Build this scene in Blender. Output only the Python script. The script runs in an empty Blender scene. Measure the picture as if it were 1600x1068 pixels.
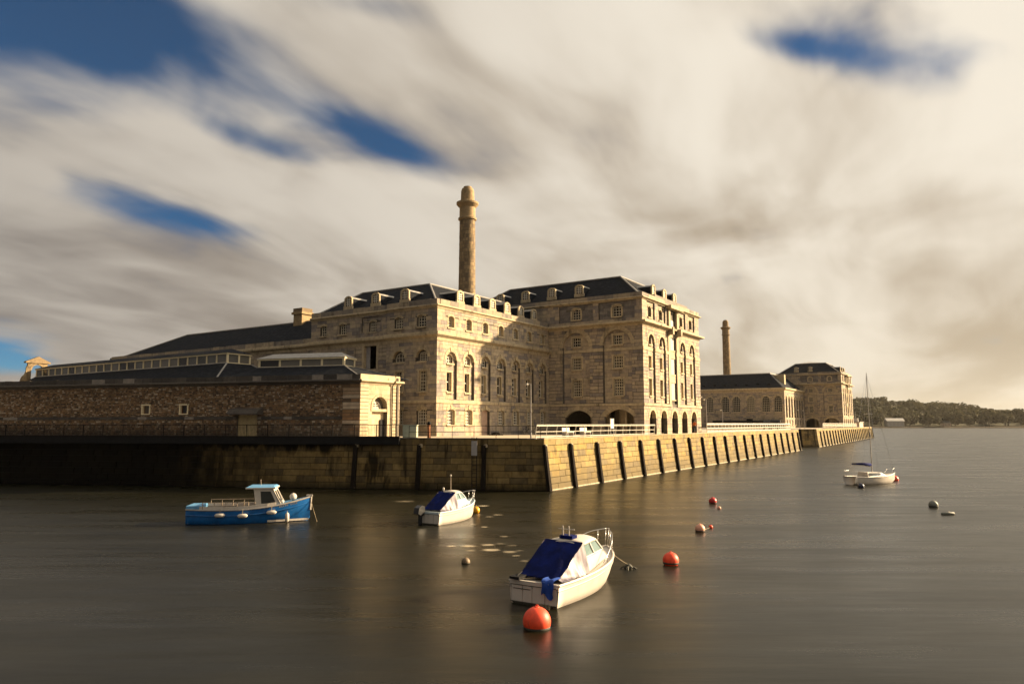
import bpy, math, random
import numpy as np
from mathutils import Vector, Matrix

C = bpy.context.scene.collection
R = math.radians
RNG = random.Random(7)

# ------------------------------------------------------------------ camera
EYE = 5.45
PITCH = math.degrees(math.atan(128 / 1125))
cam_d = bpy.data.cameras.new('camera')
cam = bpy.data.objects.new('camera', cam_d)
C.objects.link(cam)
cam.location = (0, 0, EYE)
cam.rotation_euler = (R(90 + PITCH), 0, 0)
cam_d.sensor_width = 36
cam_d.lens = 36 * 1125 / 1600
cam_d.clip_start = 0.2
cam_d.clip_end = 20000
sc = bpy.context.scene
sc.camera = cam

# ------------------------------------------------------------------ sun, sky, exposure
SUN_AZ, SUN_EL = 73.7, 20.0
to_sun = Vector((math.sin(R(SUN_AZ)) * math.cos(R(SUN_EL)), math.cos(R(SUN_AZ)) * math.cos(R(SUN_EL)), math.sin(R(SUN_EL))))
sun_d = bpy.data.lights.new('sun', 'SUN')
sun_d.energy = 5.0
sun_d.angle = R(1.2)
sun_d.color = (1.0, 0.75, 0.45)
sun = bpy.data.objects.new('sun', sun_d)
C.objects.link(sun)
sun.rotation_euler = to_sun.to_track_quat('Z', 'Y').to_euler()

sc.view_settings.view_transform = 'Standard'
sc.view_settings.look = 'None'
sc.view_settings.gamma = 1.0
sc.view_settings.use_curve_mapping = False
sc.view_settings.exposure = 1.75


class NT:
    """small helper to wire shader nodes"""
    def __init__(self, tree):
        self.t = tree
        self.x = 0

    def n(self, typ, ins=None, **attrs):
        nd = self.t.nodes.new(typ)
        nd.location = (self.x, 0)
        self.x += 40
        for k, v in attrs.items():
            setattr(nd, k, v)
        for k, v in (ins or {}).items():
            self.set(nd, k, v)
        return nd

    def set(self, nd, k, v):
        s = nd.inputs[k]
        if isinstance(v, bpy.types.NodeSocket):
            self.t.links.new(v, s)
        elif isinstance(v, bpy.types.Node):
            self.t.links.new(v.outputs[0], s)
        else:
            if isinstance(v, tuple) and s.type == 'RGBA' and len(v) == 3:
                v = (*v, 1)
            s.default_value = v

    def math(self, op, a, b=0.0, clamp=False):
        nd = self.n('ShaderNodeMath', {0: a, 1: b}, operation=op, use_clamp=clamp)
        return nd.outputs[0]

    def mix(self, f, a, b, blend='MIX'):
        nd = self.n('ShaderNodeMix', data_type='RGBA', blend_type=blend)
        self.set(nd, 0, f)
        self.set(nd, 6, a)
        self.set(nd, 7, b)
        return nd.outputs[2]

    def ramp(self, f, stops, interp='LINEAR'):
        nd = self.n('ShaderNodeValToRGB')
        cr = nd.color_ramp
        cr.interpolation = interp
        while len(cr.elements) < len(stops):
            cr.elements.new(0.5)
        for e, (p, c) in zip(cr.elements, stops):
            e.position = p
            e.color = (*c, 1) if isinstance(c, tuple) else (c, c, c, 1)
        self.set(nd, 0, f)
        return nd.outputs[0]

    def smooth(self, v, a, b):
        nd = self.n('ShaderNodeMapRange', {0: v, 1: a, 2: b, 3: 0.0, 4: 1.0}, interpolation_type='SMOOTHSTEP')
        return nd.outputs[0]

    def noise(self, vec, scale, detail=3, rough=0.5, dist=0.0):
        nd = self.n('ShaderNodeTexNoise', {'Scale': scale, 'Detail': detail, 'Roughness': rough, 'Distortion': dist})
        if vec is not None:
            self.set(nd, 'Vector', vec)
        return nd.outputs[0]

    def vscale(self, vec, s, rot=(0, 0, 0), loc=(0, 0, 0)):
        nd = self.n('ShaderNodeMapping', {'Vector': vec, 'Scale': s, 'Rotation': rot, 'Location': loc})
        return nd.outputs[0]


world = bpy.data.worlds.new('World')
sc.world = world
world.use_nodes = True
wt = world.node_tree
wt.nodes.clear()
W = NT(wt)


def pix_dir(u, v):
    th = R(PITCH)
    dx, dy = (u - 800) / 1125, (534 - v) / 1125
    return Vector((dx, math.cos(th) - dy * math.sin(th), math.sin(th) + dy * math.cos(th))).normalized()


def build_sky():
    tc = W.n('ShaderNodeTexCoord')
    d = tc.outputs['Generated']
    sep = W.n('ShaderNodeSeparateXYZ', {0: d})
    dz = W.math('MAXIMUM', sep.outputs[2], 0.0)
    den = W.math('ADD', dz, 0.22)
    px = W.math('DIVIDE', sep.outputs[0], den)
    py = W.math('DIVIDE', sep.outputs[1], den)
    p = W.n('ShaderNodeCombineXYZ', {0: px, 1: py, 2: 0.0}).outputs[0]
    # wind streaks run towards an azimuth of about 28 degrees
    rot = W.n('ShaderNodeVectorRotate', {'Vector': p, 'Angle': R(30)}, rotation_type='Z_AXIS').outputs[0]
    st = W.vscale(rot, (1.0, 0.58, 1.0), loc=(0.35, 0.9, 0))
    st2 = W.vscale(rot, (1.0, 0.26, 1.0), loc=(3.1, 1.7, 0))
    wob = W.n('ShaderNodeTexNoise', {'Vector': st, 'Scale': 1.3, 'Detail': 2.0}).outputs['Color']
    stw = W.n('ShaderNodeVectorMath', {0: st, 1: W.n('ShaderNodeVectorMath', {0: wob, 'Scale': 0.8}, operation='SCALE').outputs[0]}, operation='ADD').outputs[0]
    n1 = W.noise(stw, 2.7, 4.0, 0.48)
    n2 = W.noise(st2, 4.0, 3.0, 0.45)
    n3 = W.noise(stw, 1.7, 3.5, 0.5)
    n4 = W.noise(W.vscale(rot, (1.0, 0.30, 1.0), loc=(7.7, 2.2, 0)), 9.0, 4.0, 0.55)
    dens = W.math('ADD', W.math('ADD', W.math('MULTIPLY', n1, 0.60), W.math('MULTIPLY', n2, 0.28)), W.math('MULTIPLY', n4, 0.12))
    dens = W.math('ADD', W.math('MULTIPLY', W.math('SUBTRACT', dens, 0.5), 2.7), 0.58)
    # openings of blue between the clouds, each an ellipse of directions
    gaps = [  # u, v, angle of long axis (deg, picture sense), half length, half width, strength
        (10, 10, 14, 0.230, 0.085, 1.15),
        (215, 25, 14, 0.150, 0.040, 0.36),
        (160, 312, 10, 0.125, 0.028, 0.62),
        (300, 165, 32, 0.080, 0.026, 0.30),
        (530, 185, 22, 0.110, 0.026, 0.55),
        (630, 250, 28, 0.080, 0.026, 0.42),
        (420, 228, 16, 0.090, 0.018, 0.45),
        (1400, 100, 16, 0.120, 0.034, 0.44),
        (1520, 80, 8, 0.050, 0.026, 0.34),
        (1240, 72, 12, 0.070, 0.018, 0.42),
        (10, 545, 8, 0.070, 0.034, 1.0),
        (560, 5, 10, 0.090, 0.022, 0.45),
        (1445, 290, 10, 0.100, 0.060, -0.5),
        (330, 350, 12, 0.080, 0.016, 0.40),
    ]
    tot = None
    for (u, v, a, L, Wd, s) in gaps:
        g = pix_dir(u, v)
        ga = (pix_dir(u + 60 * math.cos(R(a)), v + 60 * math.sin(R(a))) - g)
        ax = (ga - g * ga.dot(g)).normalized()
        bx = g.cross(ax)
        da = W.n('ShaderNodeVectorMath', {0: d, 1: tuple(ax / L)}, operation='DOT_PRODUCT').outputs['Value']
        db = W.n('ShaderNodeVectorMath', {0: d, 1: tuple(bx / Wd)}, operation='DOT_PRODUCT').outputs['Value']
        dg = W.n('ShaderNodeVectorMath', {0: d, 1: tuple(g)}, operation='DOT_PRODUCT').outputs['Value']
        r2 = W.math('ADD', W.math('MULTIPLY', da, da), W.math('MULTIPLY', db, db))
        e = W.math('EXPONENT', W.math('MULTIPLY', r2, -1.0))
        e = W.math('MULTIPLY', e, W.math('GREATER_THAN', dg, 0.0))
        e = W.math('MULTIPLY', e, s)
        tot = e if tot is None else W.math('ADD', tot, e)
    dens = W.math('SUBTRACT', W.math('ADD', dens, 0.17), tot)
    dens = W.math('ADD', dens, W.math('MULTIPLY', W.math('POWER', W.math('SUBTRACT', 1.0, dz, True), 7.0), 0.45))
    cover = W.smooth(dens, -0.16, 0.62)
    cover = W.math('ADD', 0.02, W.math('MULTIPLY', cover, 0.98))
    # clear sky between the clouds
    sky = W.n('ShaderNodeTexSky', sky_type='NISHITA', sun_disc=False, sun_elevation=R(SUN_EL), sun_rotation=R(SUN_AZ))
    sky.altitude = 1500
    sky.air_density = 0.8
    sky.dust_density = 0.3
    sky.ozone_density = 4.0
    # cloud tone: thick parts grey mauve, thin and sunward parts cream
    sd = W.n('ShaderNodeVectorMath', {0: d, 1: tuple(to_sun)}, operation='DOT_PRODUCT').outputs['Value']
    glow = W.smooth(sd, -0.45, 0.85)
    tone = W.math('ADD', W.math('MULTIPLY', n3, 0.50), W.math('MULTIPLY', n1, 0.38))
    tone = W.math('ADD', tone, W.math('MULTIPLY', W.math('ADD', n2, n4), 0.10))
    tone = W.math('ADD', tone, W.math('MULTIPLY', dz, 0.22))
    tone = W.smooth(tone, 0.43, 0.70)
    dark = W.mix(glow, (0.062, 0.055, 0.052), (0.136, 0.110, 0.082))
    lite = W.mix(glow, (0.150, 0.136, 0.122), (0.272, 0.248, 0.215))
    cl = W.mix(tone, dark, lite)
    # air near the horizon
    hz = W.math('POWER', W.math('SUBTRACT', 1.0, dz, True), 10.0)
    hc = W.mix(glow, (0.080, 0.073, 0.071), (0.250, 0.214, 0.158))
    cl = W.mix(W.math('MULTIPLY', hz, 0.8), cl, hc)
    # cloud behind the camera dimmed, to cut the fill on shaded faces
    fill_dim = W.math('ADD', 0.55, W.math('MULTIPLY', W.smooth(sd, -0.95, -0.05), 0.45))
    cl = W.mix(1.0, cl, W.n('ShaderNodeCombineXYZ', {0: fill_dim, 1: fill_dim, 2: fill_dim}).outputs[0], 'MULTIPLY')
    blue = W.mix(1.0, sky.outputs[0], (0.26, 0.43, 0.46), 'MULTIPLY')
    # sky glow round the unseen sun, boosted to lift the fill light
    fill_boost = W.math('ADD', 1.0, W.math('MULTIPLY', W.smooth(sd, 0.85, 0.99), 4.2))
    cl = W.mix(1.0, cl, W.n('ShaderNodeCombineXYZ', {0: fill_boost, 1: fill_boost, 2: W.math('MULTIPLY', fill_boost, 0.97)}).outputs[0], 'MULTIPLY')
    b1 = W.n('ShaderNodeBackground', {'Color': blue, 'Strength': 0.05})
    b2 = W.n('ShaderNodeBackground', {'Color': cl, 'Strength': 1.0})
    mx = W.n('ShaderNodeMixShader', {0: cover, 1: b1.outputs[0], 2: b2.outputs[0]})
    out = W.n('ShaderNodeOutputWorld')
    wt.links.new(mx.outputs[0], out.inputs[0])


build_sky()

# ------------------------------------------------------------------ materials
MATS = {}


def new_mat(name):
    m = bpy.data.materials.new(name)
    m.use_nodes = True
    nt = m.node_tree
    nt.nodes.clear()
    k = NT(nt)
    out = k.n('ShaderNodeOutputMaterial')
    b = k.n('ShaderNodeBsdfPrincipled')
    nt.links.new(b.outputs[0], out.inputs[0])
    MATS[name] = m
    return m, k, b


def piece_random(k):
    """one random number per object and per loose piece of a mesh"""
    oi = k.n('ShaderNodeObjectInfo').outputs['Random']
    g = k.n('ShaderNodeNewGeometry').outputs['Random Per Island']
    return k.math('FRACT', k.math('ADD', k.math('MULTIPLY', oi, 7.31), g))


def plain(name, col, rough=0.5, var=0.15, scale=3.0, metal=0.0, bump=0.0, coat=0.0, dirt=None, dirt_amt=0.0, pscale=(1, 1, 1), spec=0.4):
    m, k, b = new_mat(name)
    tc = k.n('ShaderNodeTexCoord').outputs['Object']
    v = k.vscale(tc, pscale)
    n = k.noise(v, scale, 5, 0.6)
    c = k.mix(k.smooth(n, 0.3, 0.7), tuple(x * (1 - var) for x in col), tuple(min(1, x * (1 + var)) for x in col))
    if dirt:
        n2 = k.noise(k.vscale(tc, (1, 1, 0.35), loc=(4, 2, 9)), scale * 0.8, 6, 0.65)
        c = k.mix(k.math('MULTIPLY', k.smooth(n2, 0.5, 0.72), dirt_amt), c, dirt)
    k.set(b, 'Base Color', c)
    k.set(b, 'Roughness', rough)
    k.set(b, 'Metallic', metal)
    k.set(b, 'Specular IOR Level', spec)
    if coat:
        k.set(b, 'Coat Weight', coat)
    if bump:
        n3 = k.noise(v, scale * 6, 4, 0.6)
        k.set(b, 'Normal', k.n('ShaderNodeBump', {'Strength': bump, 'Distance': 0.02, 'Height': n3}).outputs[0])
    return m


def stone(name, tones, stain=(0.03, 0.028, 0.022), stain_amt=0.5, stain_scale=0.35, rough=0.85, bump=0.5, streak=0.3, weed=None, mott=0.25, slime_dark=False):
    m, k, b = new_mat(name)
    rnd = piece_random(k)
    tc = k.n('ShaderNodeTexCoord').outputs['Object']
    geo = k.n('ShaderNodeNewGeometry').outputs['Position']
    n = len(tones)
    c = k.ramp(rnd, [(i / n, t) for i, t in enumerate(tones)], 'CONSTANT')
    f = k.noise(geo, 2.6, 6, 0.62)
    c = k.mix(mott, c, k.mix(k.smooth(f, 0.3, 0.7), (0.35, 0.33, 0.33), (1.7, 1.6, 1.45)), 'MULTIPLY') if mott else c
    # weather stains: run down the face, patchy
    s1 = k.noise(k.vscale(geo, (1, 1, streak)), stain_scale * 3, 6, 0.66)
    s2 = k.noise(geo, stain_scale, 4, 0.6)
    s = k.math('MULTIPLY', k.smooth(s1, 0.46, 0.70), k.smooth(s2, 0.40, 0.66))
    c = k.mix(k.math('MULTIPLY', s, stain_amt), c, stain)
    if weed:
        lo, hi, col, amt = weed
        z = k.n('ShaderNodeSeparateXYZ', {0: geo}).outputs[2]
        z = k.math('ADD', z, k.math('MULTIPLY', k.math('SUBTRACT', s1, 0.5), 2.4))
        wv = k.math('SUBTRACT', 1.0, k.smooth(z, lo, hi))
        c = k.mix(k.math('MULTIPLY', wv, amt), c, col)
    if slime_dark:
        # black weed hanging below the walkway; darkness painted in towards the left end
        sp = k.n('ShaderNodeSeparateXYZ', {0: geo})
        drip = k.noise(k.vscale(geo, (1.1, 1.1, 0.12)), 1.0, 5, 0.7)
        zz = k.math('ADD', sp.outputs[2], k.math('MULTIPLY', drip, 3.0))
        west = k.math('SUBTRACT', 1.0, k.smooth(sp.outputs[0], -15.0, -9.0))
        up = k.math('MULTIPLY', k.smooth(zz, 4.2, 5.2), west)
        left_dark = k.math('SUBTRACT', 1.0, k.smooth(k.math('ADD', sp.outputs[0], k.math('MULTIPLY', drip, 14.0)), -24.0, -6.0))
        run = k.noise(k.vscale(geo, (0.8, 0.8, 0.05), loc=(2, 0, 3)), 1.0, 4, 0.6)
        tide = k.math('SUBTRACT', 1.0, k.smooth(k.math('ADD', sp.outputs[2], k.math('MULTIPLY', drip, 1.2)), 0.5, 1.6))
        sl = k.math('MAXIMUM', k.math('MULTIPLY', up, 0.95), k.math('MULTIPLY', left_dark, 0.98))
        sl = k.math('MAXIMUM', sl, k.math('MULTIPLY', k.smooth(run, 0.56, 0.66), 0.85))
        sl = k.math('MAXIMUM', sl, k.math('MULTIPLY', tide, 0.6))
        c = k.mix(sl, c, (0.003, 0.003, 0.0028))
    k.set(b, 'Base Color', c)
    k.set(b, 'Roughness', rough)
    k.set(b, 'Specular IOR Level', 0.03 if slime_dark else 0.2)
    h = k.noise(geo, 9, 6, 0.65)
    k.set(b, 'Normal', k.n('ShaderNodeBump', {'Strength': bump, 'Distance': 0.04, 'Height': h}).outputs[0])
    return m


LIME = [(0.290, 0.240, 0.190), (0.360, 0.295, 0.208), (0.318, 0.262, 0.204), (0.385, 0.315, 0.220), (0.198, 0.174, 0.162), (0.350, 0.286, 0.208), (0.330, 0.272, 0.200), (0.405, 0.332, 0.234), (0.245, 0.212, 0.186), (0.310, 0.258, 0.200)]
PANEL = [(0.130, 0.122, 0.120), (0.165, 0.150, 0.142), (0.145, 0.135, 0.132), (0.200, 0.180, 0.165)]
M_ASHLAR = stone('ashlar_limestone', LIME, stain_amt=0.7, stain_scale=0.45, streak=0.14)
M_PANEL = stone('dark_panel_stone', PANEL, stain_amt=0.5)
M_DRESS = stone('dressed_granite', [(0.400, 0.325, 0.210), (0.430, 0.350, 0.230), (0.370, 0.305, 0.205), (0.415, 0.340, 0.225)], stain_amt=0.8, stain_scale=0.5)
M_PARAPET = stone('parapet_stone', [(0.300, 0.250, 0.180), (0.200, 0.175, 0.150), (0.340, 0.280, 0.200), (0.240, 0.205, 0.165)], stain_amt=0.75, stain_scale=0.45)
M_MORTAR = plain('mortar', (0.10, 0.085, 0.068), 0.95, 0.3)
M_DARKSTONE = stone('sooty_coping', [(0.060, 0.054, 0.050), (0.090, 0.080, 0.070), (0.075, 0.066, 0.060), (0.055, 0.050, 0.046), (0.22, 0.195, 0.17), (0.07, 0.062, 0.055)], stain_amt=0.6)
M_RUBBLE = stone('rubble_stone', [(0.235, 0.148, 0.080), (0.290, 0.190, 0.108), (0.150, 0.102, 0.065), (0.330, 0.235, 0.150), (0.095, 0.070, 0.050), (0.250, 0.150, 0.082), (0.420, 0.340, 0.250), (0.200, 0.130, 0.078)], stain_amt=0.6, bump=0.8, weed=(4.2, 5.9, (0.022, 0.019, 0.016), 0.8))
M_GATE = stone('gatehouse_stone', [(0.420, 0.342, 0.225), (0.385, 0.316, 0.212), (0.445, 0.365, 0.245), (0.400, 0.330, 0.225)], stain_amt=0.45, mott=0.2)
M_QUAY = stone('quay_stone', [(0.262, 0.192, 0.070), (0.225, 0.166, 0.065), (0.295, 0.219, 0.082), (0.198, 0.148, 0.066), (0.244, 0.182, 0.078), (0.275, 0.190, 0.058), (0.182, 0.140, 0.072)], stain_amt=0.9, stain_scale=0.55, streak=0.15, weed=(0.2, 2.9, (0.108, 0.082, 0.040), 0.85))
M_QUAYDARK = stone('weedy_quay_stone', [(0.170, 0.118, 0.048), (0.135, 0.096, 0.042), (0.200, 0.142, 0.060), (0.105, 0.078, 0.040), (0.155, 0.112, 0.050)], rough=0.97, stain=(0.004, 0.004, 0.0035), stain_amt=0.97, stain_scale=0.42, streak=0.22, weed=(-0.2, 1.0, (0.030, 0.026, 0.014), 0.8), slime_dark=True)
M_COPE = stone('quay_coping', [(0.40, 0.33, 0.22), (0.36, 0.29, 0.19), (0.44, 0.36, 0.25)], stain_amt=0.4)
M_BRIGHT_LINE = plain('waterline_bright', (0.34, 0.29, 0.20), 0.8, 0.3)
M_CHIM = stone('chimney_stone', [(0.245, 0.178, 0.100), (0.205, 0.150, 0.088), (0.280, 0.205, 0.115), (0.170, 0.126, 0.080)], stain_amt=0.6)
M_PAVE = stone('pavement_stone', [(0.42, 0.36, 0.27), (0.40, 0.34, 0.26)], stain_amt=0.3, bump=0.2)
M_LEAD = plain('roof_lead', (0.25, 0.235, 0.215), 0.55, 0.2)
M_WHITE = plain('white_paint', (0.62, 0.57, 0.47), 0.5, 0.08, dirt=(0.3, 0.25, 0.17), dirt_amt=0.3)
M_CREAM = plain('cream_paint', (0.66, 0.56, 0.36), 0.55, 0.08)
M_SASH = plain('sash_paint', (0.56, 0.49, 0.36), 0.5, 0.1)
M_BLACK = plain('black_iron', (0.010, 0.010, 0.011), 0.7, 0.2, spec=0.12)
M_TIMBER = plain('tarred_timber', (0.013, 0.010, 0.008), 0.9, 0.5, 5, bump=0.5, pscale=(3, 3, 0.4), spec=0.08)
M_RUST = plain('rusted_iron', (0.20, 0.075, 0.028), 0.85, 0.4, 6, bump=0.4)
M_DOOR = plain('buff_door', (0.36, 0.285, 0.150), 0.6, 0.15, dirt=(0.1, 0.07, 0.04), dirt_amt=0.4)
M_PINK = plain('faded_door', (0.36, 0.235, 0.165), 0.6, 0.12)
M_GREYDOOR = plain('grey_door', (0.30, 0.28, 0.27), 0.6, 0.12)
M_CABINET = plain('green_grey_cabinet', (0.30, 0.33, 0.26), 0.5, 0.1)
M_INSIDE = plain('dim_interior', (0.13, 0.105, 0.075), 0.9, 0.2)
M_STEEL = plain('stainless', (0.55, 0.53, 0.50), 0.28, 0.05, metal=1.0)


def slate_mat():
    m, k, b = new_mat('slate')
    tc = k.n('ShaderNodeTexCoord').outputs['Object']
    n = k.noise(k.vscale(tc, (1.1, 1.1, 5)), 1.4, 5, 0.7)
    n2 = k.noise(tc, 0.35, 4, 0.6)
    c = k.ramp(n, [(0.30, (0.007, 0.009, 0.013)), (0.52, (0.016, 0.018, 0.023)), (0.72, (0.040, 0.042, 0.046))])
    c = k.mix(k.math('MULTIPLY', k.smooth(n2, 0.5, 0.7), 0.4), c, (0.017, 0.017, 0.015))
    k.set(b, 'Base Color', c)
    k.set(b, 'Roughness', 0.85)
    k.set(b, 'Specular IOR Level', 0.04)
    z = k.n('ShaderNodeSeparateXYZ', {0: tc}).outputs[2]
    saw = k.math('FRACT', k.math('MULTIPLY', z, 5.5))
    k.set(b, 'Normal', k.n('ShaderNodeBump', {'Strength': 0.5, 'Distance': 0.03, 'Height': k.math('ADD', saw, n)}).outputs[0])
    return m


M_SLATE = slate_mat()


def glass_mat(name, tones, rough=0.06):
    m, k, b = new_mat(name)
    rnd = piece_random(k)
    geo = k.n('ShaderNodeNewGeometry').outputs['Position']
    n = len(tones)
    c = k.ramp(rnd, [(i / n, t) for i, t in enumerate(tones)], 'CONSTANT')
    f = k.noise(geo, 1.5, 2, 0.5)
    c = k.mix(0.4, c, k.mix(f, (0.5, 0.5, 0.5), (1.3, 1.3, 1.3)), 'MULTIPLY')
    k.set(b, 'Base Color', c)
    k.set(b, 'Roughness', rough)
    k.set(b, 'IOR', 1.5)
    h = k.noise(geo, 1.3, 2, 0.5)
    k.set(b, 'Normal', k.n('ShaderNodeBump', {'Strength': 0.12, 'Distance': 0.05, 'Height': h}).outputs[0])
    return m


M_GLASS = glass_mat('window_glass', [(0.014, 0.014, 0.016), (0.020, 0.018, 0.016), (0.012, 0.012, 0.012), (0.16, 0.135, 0.095), (0.025, 0.022, 0.02), (0.09, 0.075, 0.055)])
M_GLASS2 = glass_mat('lantern_glass', [(0.10, 0.10, 0.095), (0.06, 0.06, 0.056), (0.14, 0.13, 0.11), (0.02, 0.02, 0.02), (0.12, 0.115, 0.105)], 0.12)
M_GLASSB = glass_mat('boat_glass', [(0.10, 0.155, 0.16), (0.13, 0.19, 0.19)], 0.08)
M_GLASSD = glass_mat('dark_boat_glass', [(0.02, 0.022, 0.022), (0.03, 0.032, 0.03)], 0.08)


def water_mat():
    m, k, b = new_mat('harbour_water')
    geo = k.n('ShaderNodeNewGeometry').outputs['Position']
    n = k.noise(k.vscale(geo, (0.11, 0.45, 1)), 1.0, 7, 0.66)
    c = k.mix(k.smooth(n, 0.3, 0.7), (0.0056, 0.0054, 0.0023), (0.0092, 0.0084, 0.0036))
    k.set(b, 'Base Color', c)
    r = k.noise(k.vscale(geo, (0.09, 0.40, 1), loc=(5, 3, 0)), 1.0, 7, 0.68)
    k.set(b, 'Roughness', k.n('ShaderNodeMapRange', {0: r, 1: 0.3, 2: 0.7, 3: 0.23, 4: 0.37}).outputs[0])
    k.set(b, 'IOR', 1.333)
    k.set(b, 'Specular IOR Level', 0.27)
    h1 = k.noise(k.vscale(geo, (0.35, 1.5, 1)), 1.0, 4, 0.6)
    h2 = k.noise(k.vscale(geo, (0.06, 0.35, 1)), 1.0, 3, 0.5)
    h = k.math('ADD', k.math('MULTIPLY', h1, 0.15), h2)
    k.set(b, 'Normal', k.n('ShaderNodeBump', {'Strength': 0.45, 'Distance': 0.16, 'Height': h}).outputs[0])
    return m


M_WATER = water_mat()


def foliage_mat(name, a, b_):
    m, k, b = new_mat(name)
    rnd = piece_random(k)
    c = k.mix(rnd, a, b_)
    k.set(b, 'Base Color', c)
    k.set(b, 'Roughness', 0.8)
    k.set(b, 'Specular IOR Level', 0.1)
    t = k.n('ShaderNodeBsdfTranslucent', {'Color': c})
    mx = k.n('ShaderNodeMixShader', {0: 0.25, 1: b.outputs[0], 2: t.outputs[0]})
    out = [n for n in m.node_tree.nodes if n.type == 'OUTPUT_MATERIAL'][0]
    m.node_tree.links.new(mx.outputs[0], out.inputs[0])
    return m


M_LEAF = foliage_mat('far_foliage', (0.022, 0.024, 0.010), (0.052, 0.048, 0.020))
M_LEAF2 = foliage_mat('far_foliage_olive', (0.026, 0.028, 0.011), (0.062, 0.054, 0.022))
M_BARK = plain('bark', (0.05, 0.04, 0.03), 0.9, 0.2)
M_HILL = plain('hillside', (0.035, 0.034, 0.017), 0.95, 0.4, 0.02, spec=0.05)
M_MUD = plain('shore_mud', (0.028, 0.021, 0.014), 0.95, 0.3, 0.05, spec=0.05)


# ------------------------------------------------------------------ mesh helpers
class MB:
    def __init__(self):
        self.v, self.f, self.m = [], [], []

    def add(self, vs, fs, mi=0):
        o = len(self.v)
        self.v.extend([tuple(p) for p in vs])
        self.f.extend([tuple(i + o for i in f) for f in fs])
        self.m.extend([mi] * len(fs))

    def box(self, x0, x1, y0, y1, z0, z1, mi=0):
        self.add([(x0, y0, z0), (x1, y0, z0), (x1, y1, z0), (x0, y1, z0), (x0, y0, z1), (x1, y0, z1), (x1, y1, z1), (x0, y1, z1)],
                 [(0, 3, 2, 1), (4, 5, 6, 7), (0, 1, 5, 4), (1, 2, 6, 5), (2, 3, 7, 6), (3, 0, 4, 7)], mi)

    def fbox(self, F, s0, s1, z0, z1, d0, d1, mi=0):
        vs = [F.P(s, z, d) for z in (z0, z1) for (s, d) in ((s0, d1), (s1, d1), (s1, d0), (s0, d0))]
        self.add(vs, [(0, 3, 2, 1), (4, 5, 6, 7), (0, 1, 5, 4), (1, 2, 6, 5), (2, 3, 7, 6), (3, 0, 4, 7)], mi)

    def poly(self, pts, mi=0):
        self.add(pts, [tuple(range(len(pts)))], mi)

    def tube(self, pts, r, n=6, mi=0, caps=True):
        pts = [Vector(p) for p in pts]
        rs = r if isinstance(r, (list, tuple)) else [r] * len(pts)
        o = len(self.v)
        up = Vector((0, 0, 1))
        for i, p in enumerate(pts):
            t = (pts[min(i + 1, len(pts) - 1)] - pts[max(i - 1, 0)]).normalized()
            a = t.cross(up if abs(t.z) < 0.95 else Vector((1, 0, 0))).normalized()
            b = t.cross(a)
            for j in range(n):
                q = p + (a * math.cos(2 * math.pi * j / n) + b * math.sin(2 * math.pi * j / n)) * rs[i]
                self.v.append(tuple(q))
        for i in range(len(pts) - 1):
            for j in range(n):
                self.f.append((o + i * n + j, o + i * n + (j + 1) % n, o + (i + 1) * n + (j + 1) % n, o + (i + 1) * n + j))
                self.m.append(mi)
        if caps:
            self.f.append(tuple(o + j for j in reversed(range(n))))
            self.f.append(tuple(o + (len(pts) - 1) * n + j for j in range(n)))
            self.m += [mi, mi]

    def lathe(self, prof, n=16, cx=0, cy=0, mi=0):
        o = len(self.v)
        for (r, z) in prof:
            for j in range(n):
                a = 2 * math.pi * j / n
                self.v.append((cx + r * math.cos(a), cy + r * math.sin(a), z))
        for i in range(len(prof) - 1):
            for j in range(n):
                self.f.append((o + i * n + j, o + i * n + (j + 1) % n, o + (i + 1) * n + (j + 1) % n, o + (i + 1) * n + j))
                self.m.append(mi)
        self.f.append(tuple(o + j for j in reversed(range(n))))
        self.f.append(tuple(o + (len(prof) - 1) * n + j for j in range(n)))
        self.m += [mi, mi]

    def prism(self, prof, y0, y1, mi=0):
        """profile of (x, z) pushed along y"""
        n = len(prof)
        vs = [(x, y0, z) for x, z in prof] + [(x, y1, z) for x, z in prof]
        fs = [tuple(range(n)), tuple(reversed(range(n, 2 * n)))]
        fs += [(i, i + n, (i + 1) % n + n, (i + 1) % n) for i in range(n)]
        self.add(vs, fs, mi)

    def mesh(self, name, mats, smooth=False):
        me = bpy.data.meshes.new(name)
        me.from_pydata(self.v, [], self.f)
        for m in (mats if isinstance(mats, (list, tuple)) else [mats]):
            me.materials.append(m)
        if any(self.m):
            me.polygons.foreach_set('material_index', self.m)
        if smooth:
            me.polygons.foreach_set('use_smooth', [True] * len(me.polygons))
        me.update()
        return me


def link(name, me, parent=None, loc=(0, 0, 0), rz=0.0, kind=None):
    o = bpy.data.objects.new(name, me)
    C.objects.link(o)
    o.location = loc
    o.rotation_euler = (0, 0, rz)
    if parent is not None:
        o.parent = parent
    if kind:
        o['kind'] = kind
    return o


def part(name, mb, mats, parent, smooth=False, kind=None, loc=(0, 0, 0), rz=0.0):
    return link(name, mb.mesh(name, mats, smooth), parent, loc, rz, kind)


def tag(o, label, cat, group=None):
    o['label'] = label
    o['category'] = cat
    if group:
        o['group'] = group
    return o


def thing(name, label, cat, loc=(0, 0, 0), rz=0.0, group=None):
    return tag(link(name, None, None, loc, rz), label, cat, group)


def structure(name, mb, mats, smooth=False):
    return link(name, mb.mesh(name, mats, smooth), None, kind='structure')


def copy_tree(src, parent=None):
    c = src.copy()
    C.objects.link(c)
    if parent is not None:
        c.parent = parent
    for ch in list(src.children):
        copy_tree(ch, c)
    return c


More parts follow.
